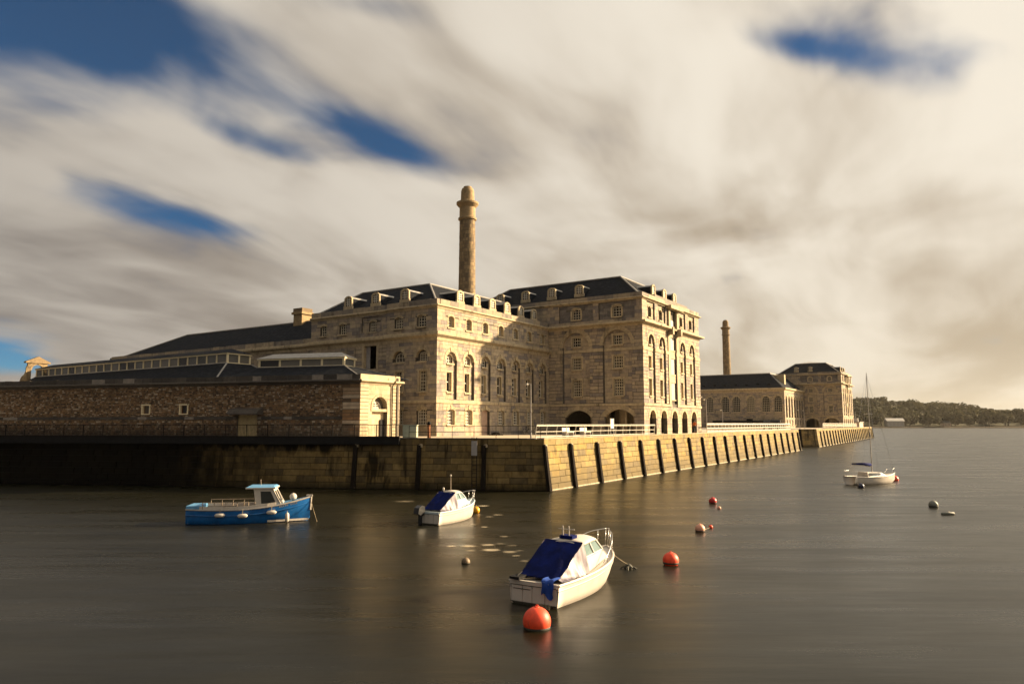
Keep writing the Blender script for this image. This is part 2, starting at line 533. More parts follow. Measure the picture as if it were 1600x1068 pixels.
ORD = ['first', 'second', 'third', 'fourth', 'fifth', 'sixth', 'seventh', 'eighth', 'ninth', 'tenth', 'eleventh', 'twelfth', 'thirteenth',
       'fourteenth', 'fifteenth', 'sixteenth', 'seventeenth', 'eighteenth', 'nineteenth', 'twentieth', 'twenty-first', 'twenty-second',
       'twenty-third', 'twenty-fourth', 'twenty-fifth', 'twenty-sixth', 'twenty-seventh', 'twenty-eighth']


def stone_piece(parent, name, F, s0, s1, z0, z1, d0, d1, mat):
    m = MB()
    m.fbox(F, s0, s1, z0, z1, d0, d1)
    return part(name, m, mat, parent)


class Face:
    """a wall plane: s runs left to right as seen from outside, d points outwards"""
    def __init__(self, x, y, ang, z=0.0):
        self.o = (x, y)
        self.a = R(ang)
        self.t = (math.cos(self.a), math.sin(self.a))
        self.i = (-self.t[1], self.t[0])
        self.z = z

    def P(self, s, z, d=0.0):
        return (self.o[0] + self.t[0] * s - self.i[0] * d, self.o[1] + self.t[1] * s - self.i[1] * d, self.z + z)


# ------------------------------------------------------------------ walls with real openings
def hole(kind, s, z0, z1, hw, rise=None):
    if kind == 'arch':
        rise = hw
    return dict(kind=kind, s=s, z0=z0, z1=z1, hw=hw, rise=rise or 0.0)


def hole_rects(h, n=5, grow=0.0):
    hw, s = h['hw'] + grow, h['s']
    if h['kind'] == 'rect':
        return [(s - hw, s + hw, h['z0'], h['z1'] + grow)]
    rise = h['rise']
    zs = h['z1'] - rise
    out = [(s - hw, s + hw, h['z0'], zs)]
    Rr = (h['hw'] ** 2 + rise ** 2) / (2 * rise)
    zc = h['z1'] - Rr
    m = n if h['kind'] == 'arch' else 3
    for i in range(m):
        a, b = zs + rise * i / m, zs + rise * (i + 1) / m
        q = Rr ** 2 - (a - zc) ** 2
        w = math.sqrt(max(q, 0)) + grow
        out.append((s - w, s + w, a, b + (grow if i == m - 1 else 0)))
    return out


def sub_rects(rects, cut):
    s0, s1, z0, z1 = cut
    out = []
    for (a, b, c, d) in rects:
        if b <= s0 + 1e-6 or a >= s1 - 1e-6 or d <= z0 + 1e-6 or c >= z1 - 1e-6:
            out.append((a, b, c, d))
            continue
        if c < z0:
            out.append((a, b, c, z0))
        if d > z1:
            out.append((a, b, z1, d))
        zc, zd = max(c, z0), min(d, z1)
        if a < s0:
            out.append((a, s0, zc, zd))
        if b > s1:
            out.append((s1, b, zc, zd))
    return out


def backing(mb, F, s0, s1, z0, z1, holes, d, thick=0.45):
    rects = [(s0, s1, z0, z1)]
    for h in holes:
        for r in hole_rects(h, grow=0.04 if h['kind'] != 'rect' else 0.0):
            rects = sub_rects(rects, r)
    for (a, b, c, e) in rects:
        if b - a > 0.01 and e - c > 0.01:
            mb.fbox(F, a, b, c, e, d - thick, d)


def blocks(mb, F, s0, s1, z0, z1, holes, d, h=0.40, wm=0.85, gap=0.022, proud=0.03, rng=RNG, jit=0.012):
    n = max(1, round((z1 - z0) / h))
    hh = (z1 - z0) / n
    cuts = [r for ho in holes for r in hole_rects(ho, grow=0.05 if ho['kind'] != 'rect' else 0.0)]
    for i in range(n):
        a, b = z0 + hh * i, z0 + hh * (i + 1)
        near = [c for c in cuts if c[2] < b and c[3] > a]
        s = s0 - (0 if i % 2 else wm * 0.5 * rng.random())
        while s < s1:
            e = s + wm * rng.uniform(0.6, 1.45)
            if s1 - e < wm * 0.35:
                e = s1
            q = [(max(s, s0), min(e, s1), a, b)]
            for c in near:
                q = sub_rects(q, c)
            dd = d + proud + rng.uniform(0.002, jit)
            for (p0, p1, p2, p3) in q:
                if p1 - p0 > 0.07 and p3 - p2 > 0.07:
                    mb.fbox(F, p0 + gap / 2, p1 - gap / 2, p2 + gap / 2, p3 - gap / 2, d - 0.03, dd)
            s = e


def arch_ring(mb, F, h, w, d0, d1, n=None, key=False):
    hw, rise = h['hw'], h['rise']
    Rr = (hw ** 2 + rise ** 2) / (2 * rise)
    zc = h['z1'] - Rr
    half = math.asin(min(1, hw / Rr)) if rise < hw - 1e-6 else math.pi / 2
    n = n or max(5, int(2 * half * Rr / 0.34) | 1)
    for i in range(n):
        a = -half + 2 * half * i / n
        b = -half + 2 * half * (i + 1) / n
        g = 0.010 / Rr
        a2, b2 = a + g, b - g
        ww = w * (1.25 if key and i == n // 2 else 1.0)
        dd = d1 + (0.05 if key and i == n // 2 else 0.0)
        vs = []
        for d in (dd, d0):
            for (ang, r) in ((a2, Rr - 0.012), (b2, Rr - 0.012), (b2, Rr + ww), (a2, Rr + ww)):
                vs.append(F.P(h['s'] + r * math.sin(ang), zc + r * math.cos(ang), d))
        mb.add(vs, [(0, 3, 2, 1), (4, 5, 6, 7), (0, 1, 5, 4), (1, 2, 6, 5), (2, 3, 7, 6), (3, 0, 4, 7)])


def surround(mb, F, h, w, d0, d1):
    """stone architrave round a square headed opening"""
    s, hw, z0, z1 = h['s'], h['hw'], h['z0'], h['z1']
    mb.fbox(F, s - hw - w, s - hw + 0.012, z0, z1, d0, d1)
    mb.fbox(F, s + hw - 0.012, s + hw + w, z0, z1, d0, d1)
    mb.fbox(F, s - hw - w - 0.03, s + hw + w + 0.03, z1 - 0.01, z1 + w, d0, d1 + 0.012)


def moulding(mb, F, s0, s1, prof, m0=0.0, m1=0.0):
    """profile of (d, z) swept along the wall, mitred at its ends"""
    n = len(prof)
    vs = [F.P(s0 - d * m0, z, d) for d, z in prof] + [F.P(s1 + d * m1, z, d) for d, z in prof]
    fs = [(i, i + n, (i + 1) % n + n, (i + 1) % n) for i in range(n)] + [tuple(range(n)), tuple(reversed(range(n, 2 * n)))]
    mb.add(vs, fs)


WIN = {}


def window_meshes(w, h, kind, nx, ny, rise, bar=0.05, frame=0.08, frame_mat=None, glass=None):
    frame_mat = frame_mat or M_SASH
    glass = glass or M_GLASS
    key = (round(w, 2), round(h, 2), kind, nx, ny, round(rise, 2), bar, frame_mat.name, glass.name)
    if key in WIN:
        return WIN[key]
    hw = w / 2
    fr, pn = MB(), MB()
    zs = h - rise
    if rise:
        Rr = (hw ** 2 + rise ** 2) / (2 * rise)
        zc = h - Rr
        top = lambda x: zc + math.sqrt(max(Rr ** 2 - x * x, 0))
        half = math.asin(min(1, hw / Rr))
        arc = [(Rr * math.sin(half - 2 * half * i / 10), zc + Rr * math.cos(half - 2 * half * i / 10)) for i in range(11)]
        outline = [(-hw, 0), (hw, 0)] + arc
    else:
        top = lambda x: h
        outline = [(-hw, 0), (hw, 0), (hw, h), (-hw, h)]
    pn.add([(x, 0.055, z) for x, z in outline], [tuple(range(len(outline)))])
    fr.box(-hw, -hw + frame, 0, 0.09, 0, zs)
    fr.box(hw - frame, hw, 0, 0.09, 0, zs)
    fr.box(-hw + frame, hw - frame, 0.002, 0.088, 0, frame)
    if rise:
        for i in range(10):
            a, b = arc[i], arc[i + 1]
            k = 1 - frame / max(Rr, 0.1)
            ai, bi = (a[0] * k, zc + (a[1] - zc) * k), (b[0] * k, zc + (b[1] - zc) * k)
            vs = [(p[0], y, p[1]) for y in (0.001, 0.089) for p in (a, b, bi, ai)]
            fr.add(vs, [(0, 1, 2, 3), (4, 7, 6, 5), (0, 4, 5, 1), (1, 5, 6, 2), (2, 6, 7, 3), (3, 7, 4, 0)])
    else:
        fr.box(-hw + frame, hw - frame, 0.002, 0.088, h - frame, h)
    for i in range(1, nx):
        x = -hw + w * i / nx
        fr.box(x - bar / 2, x + bar / 2, 0.01, 0.075, frame, top(x) - frame * 0.6)
    for j in range(1, ny):
        z = h * j / ny
        x = hw - frame * 0.5
        if rise and z > zs:
            x = math.sqrt(max(Rr ** 2 - (z - zc) ** 2, 0)) - frame * 0.5
        b = bar * (1.5 if j * 2 == ny and h > 1.7 else 1.0)
        fr.box(-x, x, 0.014, 0.071, z - b / 2, z + b / 2)
    sl = MB()
    sl.box(-hw - 0.14, hw + 0.14, -0.42, 0.1, -0.16, 0.004)
    WIN[key] = (fr.mesh('window', frame_mat), pn.mesh('pane', glass), sl.mesh('sill', M_DRESS))
    return WIN[key]


def add_window(parent, F, s, z, d, w, h, kind='rect', nx=3, ny=4, rise=0.0, sill=True, name='window', sub=False, **kw):
    if kind == 'arch':
        rise = w / 2
    fr, pn, sl = window_meshes(w, h, kind, nx, ny, rise, **kw)
    o = link(name, fr, parent, F.P(s, z, d), F.a)
    link('pane', pn, o)
    if sill:
        link('sill', sl, o)
    return o


class Building:
    def __init__(self, root):
        self.root = root
        self.p = {}

    def mb(self, name, mat, kind=None):
        if name not in self.p:
            self.p[name] = (MB(), mat, kind)
        return self.p[name][0]

    def done(self):
        for n, (mb, mat, kind) in self.p.items():
            if mb.v:
                part(n, mb, mat, self.root, kind=kind)


CORNICE = lambda z0, z1, d: [(-0.1, z0), (0.06, z0), (0.12, z0 + (z1 - z0) * 0.35), (d * 0.55, z0 + (z1 - z0) * 0.45), (d, z0 + (z1 - z0) * 0.62), (d, z1 - 0.05), (d - 0.05, z1), (-0.1, z1 + 0.03)]
BAND = lambda z0, z1, d: [(-0.1, z0), (d, z0), (d, z1 - 0.03), (d - 0.03, z1), (-0.1, z1)]


def dormer_meshes(w=1.12, h=1.25, rise=0.28, depth=3.0):
    hw = w / 2
    Rr = (hw ** 2 + rise ** 2) / (2 * rise)
    zc = h - Rr
    half = math.asin(min(1, hw / Rr))
    arc = [(Rr * math.sin(half - 2 * half * i / 8), zc + Rr * math.cos(half - 2 * half * i / 8)) for i in range(9)]
    body = MB()
    n = len(arc)
    pts = [(hw, -0.3)] + arc + [(-hw, -0.3)]
    m = len(pts)
    vs = [(x, 0, z) for x, z in pts] + [(x, depth, z) for x, z in pts]
    body.add(vs, [tuple(range(m)), tuple(reversed(range(m, 2 * m)))], 0)
    for i in range(m - 1):
        body.add([vs[i], vs[i + 1], vs[i + 1 + m], vs[i + m]], [(0, 1, 2, 3)], 1 if 0 < i < m - 2 else 0)
    front = MB()
    k = 0.70
    inner = [(x * k, zc + (z - zc) * k if z > h - rise + 0.01 else z) for x, z in arc]
    inner = [(x * k, 0.1 + (z - 0.0) * 0.80) for x, z in arc]
    ring_o = [(hw + 0.05, -0.3)] + [(x * 1.06, z + 0.05) for x, z in arc] + [(-hw - 0.05, -0.3)]
    ring_i = [(inner[0][0], 0.12)] + inner + [(inner[-1][0], 0.12)]
    for i in range(len(ring_o) - 1):
        a, b, c, d = ring_o[i], ring_o[i + 1], ring_i[i + 1], ring_i[i]
        vs = [(p[0], y, p[1]) for y in (-0.14, 0.05) for p in (a, b, c, d)]
        front.add(vs, [(0, 1, 2, 3), (4, 7, 6, 5), (0, 4, 5, 1), (1, 5, 6, 2), (2, 6, 7, 3), (3, 7, 4, 0)])
    x = inner[0][0]
    front.box(-x - 0.3, x + 0.3, -0.16, 0.05, -0.3, 0.12)
    win, pane = MB(), MB()
    pane.add([(p[0], -0.03, p[1]) for p in ring_i], [tuple(range(len(ring_i)))])
    zt = max(p[1] for p in inner)
    for xx in (-x / 3, x / 3):
        win.box(xx - 0.03, xx + 0.03, -0.09, -0.035, 0.12, zt - 0.05)
    for j in range(1, 4):
        z = 0.12 + (zt - 0.12) * j / 4
        win.box(-x, x, -0.085, -0.04, z - 0.028, z + 0.028)
    return body.mesh('dormer', [M_SLATE, M_LEAD]), front.mesh('dormer_front', M_DRESS), win.mesh('dormer_window', M_WHITE), pane.mesh('pane', M_GLASS)


DORM = dormer_meshes()


def add_dormer(parent, F, s, z, d):
    o = link('dormer', DORM[0], parent, F.P(s, z, d), F.a)
    link('dormer_front', DORM[1], o)
    link('window', DORM[2], o)
    link('pane', DORM[3], o)
    return o


# ------------------------------------------------------------------ the big corner block (also used far off)
def corner_block(B, back_y):
    r = B.root
    wall, ash = B.mb('wall', M_MORTAR), B.mb('ashlar', M_ASHLAR, 'stuff')
    trim, arch = B.mb('cornice', M_DRESS), B.mb('arch_stones', M_DRESS, 'stuff')
    para = B.mb('parapet', M_PARAPET)
    quo = B.mb('rusticated_stones', M_ASHLAR, 'stuff')
    x0, y0, x1 = 22.3, -12.7, 42.3
    Fs = Face(x0, back_y, -90)                       # shaded face, s = back_y - y
    Fl = Face(x0, y0, 0)                             # sunlit face
    Ls, Ll = back_y - y0, x1 - x0
    S = lambda y: back_y - y
    # ---- ground floor arches
    ga = [hole('seg', S(-4.1), -0.1, 2.85, 1.75, 0.85), hole('seg', S(-9.53), -0.1, 2.95, 1.85, 0.9)]
    la = [hole('arch', s, -0.1, 2.87, 0.98) for s in (2.65, 6.2, 9.9, 13.45, 17.1)]
    # outer skin, shaded face
    bays = [hole('arch', S(y), 3.7, 12.45, 1.82) for y in (-3.85, -9.4)]
    att_s = [hole('rect', S(y), 13.75, 15.85, 2.35) for y in (-3.9, -9.4)]
    att_small = [hole('seg', S(y), 14.0, 15.35, 0.62, 0.2) for y in (6.0, 10.5) if y < back_y - 1]
    hs = ga + bays + att_s + att_small
    backing(wall, Fs, 0, Ls, -0.1, 16.0, hs, -0.03)
    blocks(quo, Fs, 0, Ls, -0.1, 3.35, hs, -0.03, h=0.42, wm=1.05, gap=0.05, proud=0.04)
    blocks(quo, Fs, S(0), Ls, 3.65, 9.9, hs, -0.03, h=0.42, wm=1.2, gap=0.055, proud=0.05)
    blocks(quo, Fs, S(0), Ls, 10.3, 12.8, hs, -0.03, h=0.42, wm=1.0, gap=0.04, proud=0.03)
    blocks(ash, Fs, 0, Ls, 13.3, 16.0, hs, -0.03, h=0.42)
    for h in ga:
        arch_ring(arch, Fs, h, 0.5, -0.5, 0.045, key=True)
    for h in bays:
        arch_ring(arch, Fs, h, 0.45, -0.30, 0.035)
        w0 = [hole('rect', h['s'], 4.55, 6.6, 0.62), hole('rect', h['s'], 7.85, 9.32, 0.62), hole('rect', h['s'], 10.68, 11.85, 0.6)]
        backing(wall, Fs, h['s'] - 1.95, h['s'] + 1.95, 3.6, 12.6, w0, -0.33, 0.3)
        blocks(ash, Fs, h['s'] - 1.81, h['s'] + 1.81, 3.7, 9.9, w0, -0.33, h=0.44, wm=1.0)
        blocks(ash, Fs, h['s'] - 1.81, h['s'] + 1.81, 10.3, 12.55, w0, -0.33, h=0.44, wm=1.0)
        for k, q in enumerate(w0):
            surround(arch, Fs, q, 0.2, -0.5, -0.26)
            add_window(r, Fs, q['s'], q['z0'], -0.52, 1.24, q['z1'] - q['z0'], nx=4, ny=(6, 4, 3)[k])
        trim.fbox(Fs, h['s'] - 1.8, h['s'] + 1.8, 9.92, 10.28, -0.4, -0.22)
    for h in att_s:
        q = hole('seg', h['s'], 14.05, 15.4, 0.58, 0.2)
        backing(wall, Fs, h['s'] - 2.4, h['s'] + 2.4, 13.6, 15.95, [q], -0.20, 0.3)
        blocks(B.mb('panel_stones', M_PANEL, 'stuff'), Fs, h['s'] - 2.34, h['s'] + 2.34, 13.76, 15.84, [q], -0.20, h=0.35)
        arch_ring(arch, Fs, q, 0.22, -0.4, -0.10, n=5)
        arch.fbox(Fs, q['s'] - 0.8, q['s'] - 0.57, 14.05, 15.2, -0.4, -0.10)
        arch.fbox(Fs, q['s'] + 0.57, q['s'] + 0.8, 14.05, 15.2, -0.4, -0.10)
        add_window(r, Fs, q['s'], 14.05, -0.36, 1.16, 1.35, 'seg', 3, 4, 0.2)
    for h in att_small:
        arch_ring(arch, Fs, h, 0.2, -0.3, 0.04, n=5)
        add_window(r, Fs, h['s'], h['z0'], -0.2, 1.24, 1.35, 'seg', 3, 4, 0.2)
    # ---- sunlit face
    cs = (2.65, 6.15, 13.4, 17.0)
    lb = [hole('arch', s, 3.7, 11.95, 0.98) for s in cs]
    mid = [hole('rect', 9.8, 3.7, 15.7, 1.0)]
    att_l = [hole('rect', s, 13.75, 15.85, 1.25) for s in cs]
    hl = la + lb + mid + att_l
    backing(wall, Fl, 0, Ll, -0.1, 16.0, hl, -0.03)
    blocks(quo, Fl, 0, Ll, -0.1, 3.35, hl, -0.03, h=0.42, wm=1.0, gap=0.03)
    blocks(quo, Fl, 0, Ll, 3.65, 9.9, hl, -0.03, h=0.42, wm=1.1, gap=0.055, proud=0.05)
    blocks(quo, Fl, 0, Ll, 10.3, 12.8, hl, -0.03, h=0.42, wm=1.0, gap=0.03)
    blocks(ash, Fl, 0, Ll, 13.3, 16.0, hl, -0.03, h=0.42)
    for h in la:
        arch_ring(arch, Fl, h, 0.34, -0.5, 0.03)
    for h in lb:
        arch_ring(arch, Fl, h, 0.3, -0.3, 0.03)
        w0 = [hole('rect', h['s'] - 0.1, 4.55, 6.6, 0.48), hole('rect', h['s'] - 0.1, 7.85, 9.32, 0.48), hole('seg', h['s'] - 0.1, 10.68, 11.75, 0.42, 0.15)]
        backing(wall, Fl, h['s'] - 1.05, h['s'] + 1.05, 3.6, 12.1, w0, -0.22, 0.3)
        blocks(ash, Fl, h['s'] - 0.97, h['s'] + 0.97, 3.7, 9.9, w0, -0.22, h=0.44, wm=0.8)
        blocks(ash, Fl, h['s'] - 0.97, h['s'] + 0.97, 10.3, 12.0, w0, -0.22, h=0.44, wm=0.8)
        for k, q in enumerate(w0):
            if k < 2:
                surround(arch, Fl, q, 0.14, -0.5, -0.17)
            add_window(r, Fl, q['s'], q['z0'], -0.42, q['hw'] * 2, q['z1'] - q['z0'], nx=3, ny=(6, 4, 3)[k])
        trim.fbox(Fl, h['s'] - 0.96, h['s'] + 0.96, 9.92, 10.28, -0.3, -0.13)
    for h in att_l:
        q = hole('seg', h['s'], 14.0, 15.35, 0.48, 0.2)
        backing(wall, Fl, h['s'] - 1.3, h['s'] + 1.3, 13.6, 15.95, [q], -0.20, 0.3)
        blocks(ash, Fl, h['s'] - 1.24, h['s'] + 1.24, 13.76, 15.84, [q], -0.20, h=0.35)
        arch_ring(arch, Fl, q, 0.16, -0.4, -0.14, n=5)
        add_window(r, Fl, q['s'], q['z0'], -0.45, 0.96, 1.35, 'seg', 3, 4, 0.2)
    # hoist bay in the middle: doors between grey panels, two brackets and a lintel
    bay = B.mb('hoist_bay', M_DRESS)
    backing(wall, Fl, 8.7, 10.9, 3.6, 15.8, [], -0.22, 0.2)
    for (a, b, mtl, nm) in ((4.3, 6.4, M_GREYDOOR, 'loading_door'), (7.5, 9.5, M_GREYDOOR, 'loading_door'), (10.6, 12.2, M_GREYDOOR, 'loading_door')):
        q = MB()
        for i in range(4):
            q.fbox(Fl, 9.0 + i * 0.41, 9.0 + i * 0.41 + 0.39, a, b, -0.22, -0.17)
        part(nm, q, mtl, r)
        bay.fbox(Fl, 8.82, 10.78, b, b + 0.9, -0.22, -0.08)
        bay.fbox(Fl, 8.82, 10.78, a - 0.18, a, -0.22, -0.04)
    q = MB()
    q.fbox(Fl, 9.0, 10.6, 13.6, 14.4, -0.22, -0.16)
    part('loading_door', q, M_GREYDOOR, r)
    add_window(r, Fl, 9.8, 14.42, -0.21, 1.6, 1.15, nx=3, ny=3, sill=False)
    for s in (8.35, 11.25):
        bay.fbox(Fl, s - 0.36, s + 0.36, 3.66, 12.7, 0.02, 0.11)
        bay.fbox(Fl, s - 0.30, s + 0.30, 13.35, 15.9, 0.02, 0.22)
        bay.fbox(Fl, s - 0.26, s + 0.26, 12.45, 13.4, 0.1, 0.72)
    bay.fbox(Fl, 7.6, 12.0, 15.75, 16.15, 0.02, 0.75)
    # ---- bands, cornices, parapet on both faces
    for (z0, z1, d) in ((3.35, 3.65, 0.12), (9.9, 10.3, 0.10)):
        for F, L, segs in ((Fs, Ls, [(S(0) if z0 < 12 else 0, Ls)]), (Fl, Ll, [(0, 8.8), (10.8, Ll)])):
            for (a, b) in segs:
                if z0 > 9:
                    # band only on the piers between bays
                    hb = sorted([(h['s'] - h['hw'], h['s'] + h['hw']) for h in (bays if F is Fs else lb)])
                    cur = a
                    for (p, q_) in hb:
                        if p > cur and p < b:
                            trim.fbox(F, cur, p, z0, z1, -0.05, d)
                            cur = q_
                        elif q_ > cur and p < b and q_ > a:
                            cur = max(cur, q_)
                    if cur < b:
                        moulding(trim, F, cur, b, BAND(z0, z1, d), 0, 1 if (F is Fs and b == Ls) else 0)
                else:
                    moulding(trim, F, a, b, BAND(z0, z1, d), 1 if (F is Fl and a == 0) else 0, 1 if ((F is Fs) or b == Ll) else 0)
    for (z0, z1, d) in ((12.75, 13.35, 0.62), (15.9, 16.2, 0.34)):
        moulding(trim, Fs, 0, Ls, CORNICE(z0, z1, d), 0, 1)
        moulding(trim, Fl, 0, 8.0 if z0 < 14 else Ll, CORNICE(z0, z1, d), 1, 0 if z0 < 14 else 1)
        if z0 < 14:
            moulding(trim, Fl, 11.6, Ll, CORNICE(z0, z1, d), 0, 1)
            moulding(trim, Fl, 8.7, 10.9, [(p[0] - 0.3, p[1]) for p in CORNICE(z0, z1, 0.6)], 0, 0)
    rng = random.Random(3)
    for F, L in ((Fs, Ls), (Fl, Ll)):
        s = 0.0
        while s < L:
            e = min(L, s + rng.uniform(1.3, 2.2))
            if L - e < 0.6:
                e = L
            lo = 0.45 if (F is Fl and s < 0.01) else 0.0
            stone_piece(r, 'parapet_stone', F, s + (0.0 if s == 0 else 0.012), e - 0.012, 16.2, 16.72 + rng.uniform(0, 0.02), -0.45, 0.05, M_PARAPET)
            s = e
    stone_piece(r, 'parapet_block', Fl, 4.0, 15.5, 16.745, 17.0, -0.4, 0.03, M_PARAPET)
    # ---- plain walls on the two hidden sides, floors, ground floor room with pillars
    Fr, Fb = Face(x1, y0, 90), Face(x1, back_y, 180)
    for F, L in ((Fr, back_y - y0), (Fb, x1 - x0)):
        hh = [hole('rect', s, z, z + 1.6, 0.55) for s in np.arange(2.5, L - 1.5, 3.4) for z in (4.6, 7.8, 10.7)]
        backing(wall, F, 0, L, -0.1, 16.7, hh, -0.03)
        blocks(ash, F, 0, L, -0.1, 16.5, hh, -0.03, h=0.5, wm=1.1)
        for h in hh:
            add_window(r, F, h['s'], h['z0'], -0.3, 1.1, 1.6, nx=3, ny=4)
        moulding(trim, F, 0, L, CORNICE(12.75, 13.35, 0.6), 1, 1)
    ins = B.mb('interior', M_INSIDE)
    ins.box(x0 + 0.5, x1 - 0.5, y0 + 0.5, back_y - 0.5, 3.3, 3.5)
    ins.box(x0 + 0.5, x1 - 0.5, 0.4, 0.7, -0.1, 3.3)
    ins.box(x1 - 0.9, x1 - 0.5, y0 + 0.5, 0.4, -0.1, 3.3)
    for px in np.arange(x0 + 3.6, x1 - 2, 3.6):
        for py in (y0 + 4.2, y0 + 8.3):
            pil = MB()
            pil.box(px - 0.3, px + 0.3, py - 0.3, py + 0.3, -0.1, 3.3)
            part('pillar', pil, M_GATE, r)
    # ---- mansard roof
    roof = MB()
    a, b, c, d = (x0 + 0.5, y0 + 0.5, 16.55), (x1 - 0.5, y0 + 0.5, 16.55), (x1 - 0.5, back_y - 0.5, 16.55), (x0 + 0.5, back_y - 0.5, 16.55)
    k = 4.4
    e, f, g, h = (x0 + k + 0.5, y0 + k + 0.5, 19.85), (x1 - k - 0.5, y0 + k + 0.5, 19.85), (x1 - k - 0.5, back_y - k - 0.5, 19.85), (x0 + k + 0.5, back_y - k - 0.5, 19.85)
    roof.add([a, b, c, d, e, f, g, h], [(0, 1, 5, 4), (1, 2, 6, 5), (2, 3, 7, 6), (3, 0, 4, 7), (3, 2, 1, 0)])
    ro = part('roof', roof, M_SLATE, r)
    cap = MB()
    xm = (x0 + x1) / 2
    cap.add([(p[0] + sx * 0.12, p[1] + sy * 0.12, 19.87) for p, sx, sy in ((e, -1, -1), (f, 1, -1), (g, 1, 1), (h, -1, 1))] + [(xm, y0 + 10, 20.75), (xm, max(back_y - 10, y0 + 11), 20.75)],
            [(0, 1, 4), (1, 2, 5, 4), (2, 3, 5), (3, 0, 4, 5), (3, 2, 1, 0)])
    part('roof_cap', cap, M_LEAD, ro)
    hip = MB()
    for p, q in ((a, e), (b, f), (d, h), (e, f), (e, h)):
        hip.tube([(p[0], p[1], p[2] + 0.05), (q[0], q[1], q[2] + 0.05)], 0.11, 6)
    part('ridge_lead', hip, M_LEAD, ro)
    for y in (-3.9, 0.1, 4.1, 8.1):
        if y < back_y - 4:
            add_dormer(r, Fs, S(y), 17.35, -1.05)
    for s in (6.1, 9.8, 13.4):
        add_dormer(r, Fl, s, 17.35, -1.05)


BASE = 4.24
ANG = R(56.8)
ware = thing('warehouse', 'huge grey and tan stone warehouse with tall corner block and long wing on the quay', 'building', (-7.55, 72, BASE), ANG)
B = Building(ware)
corner_block(B, 14.0)


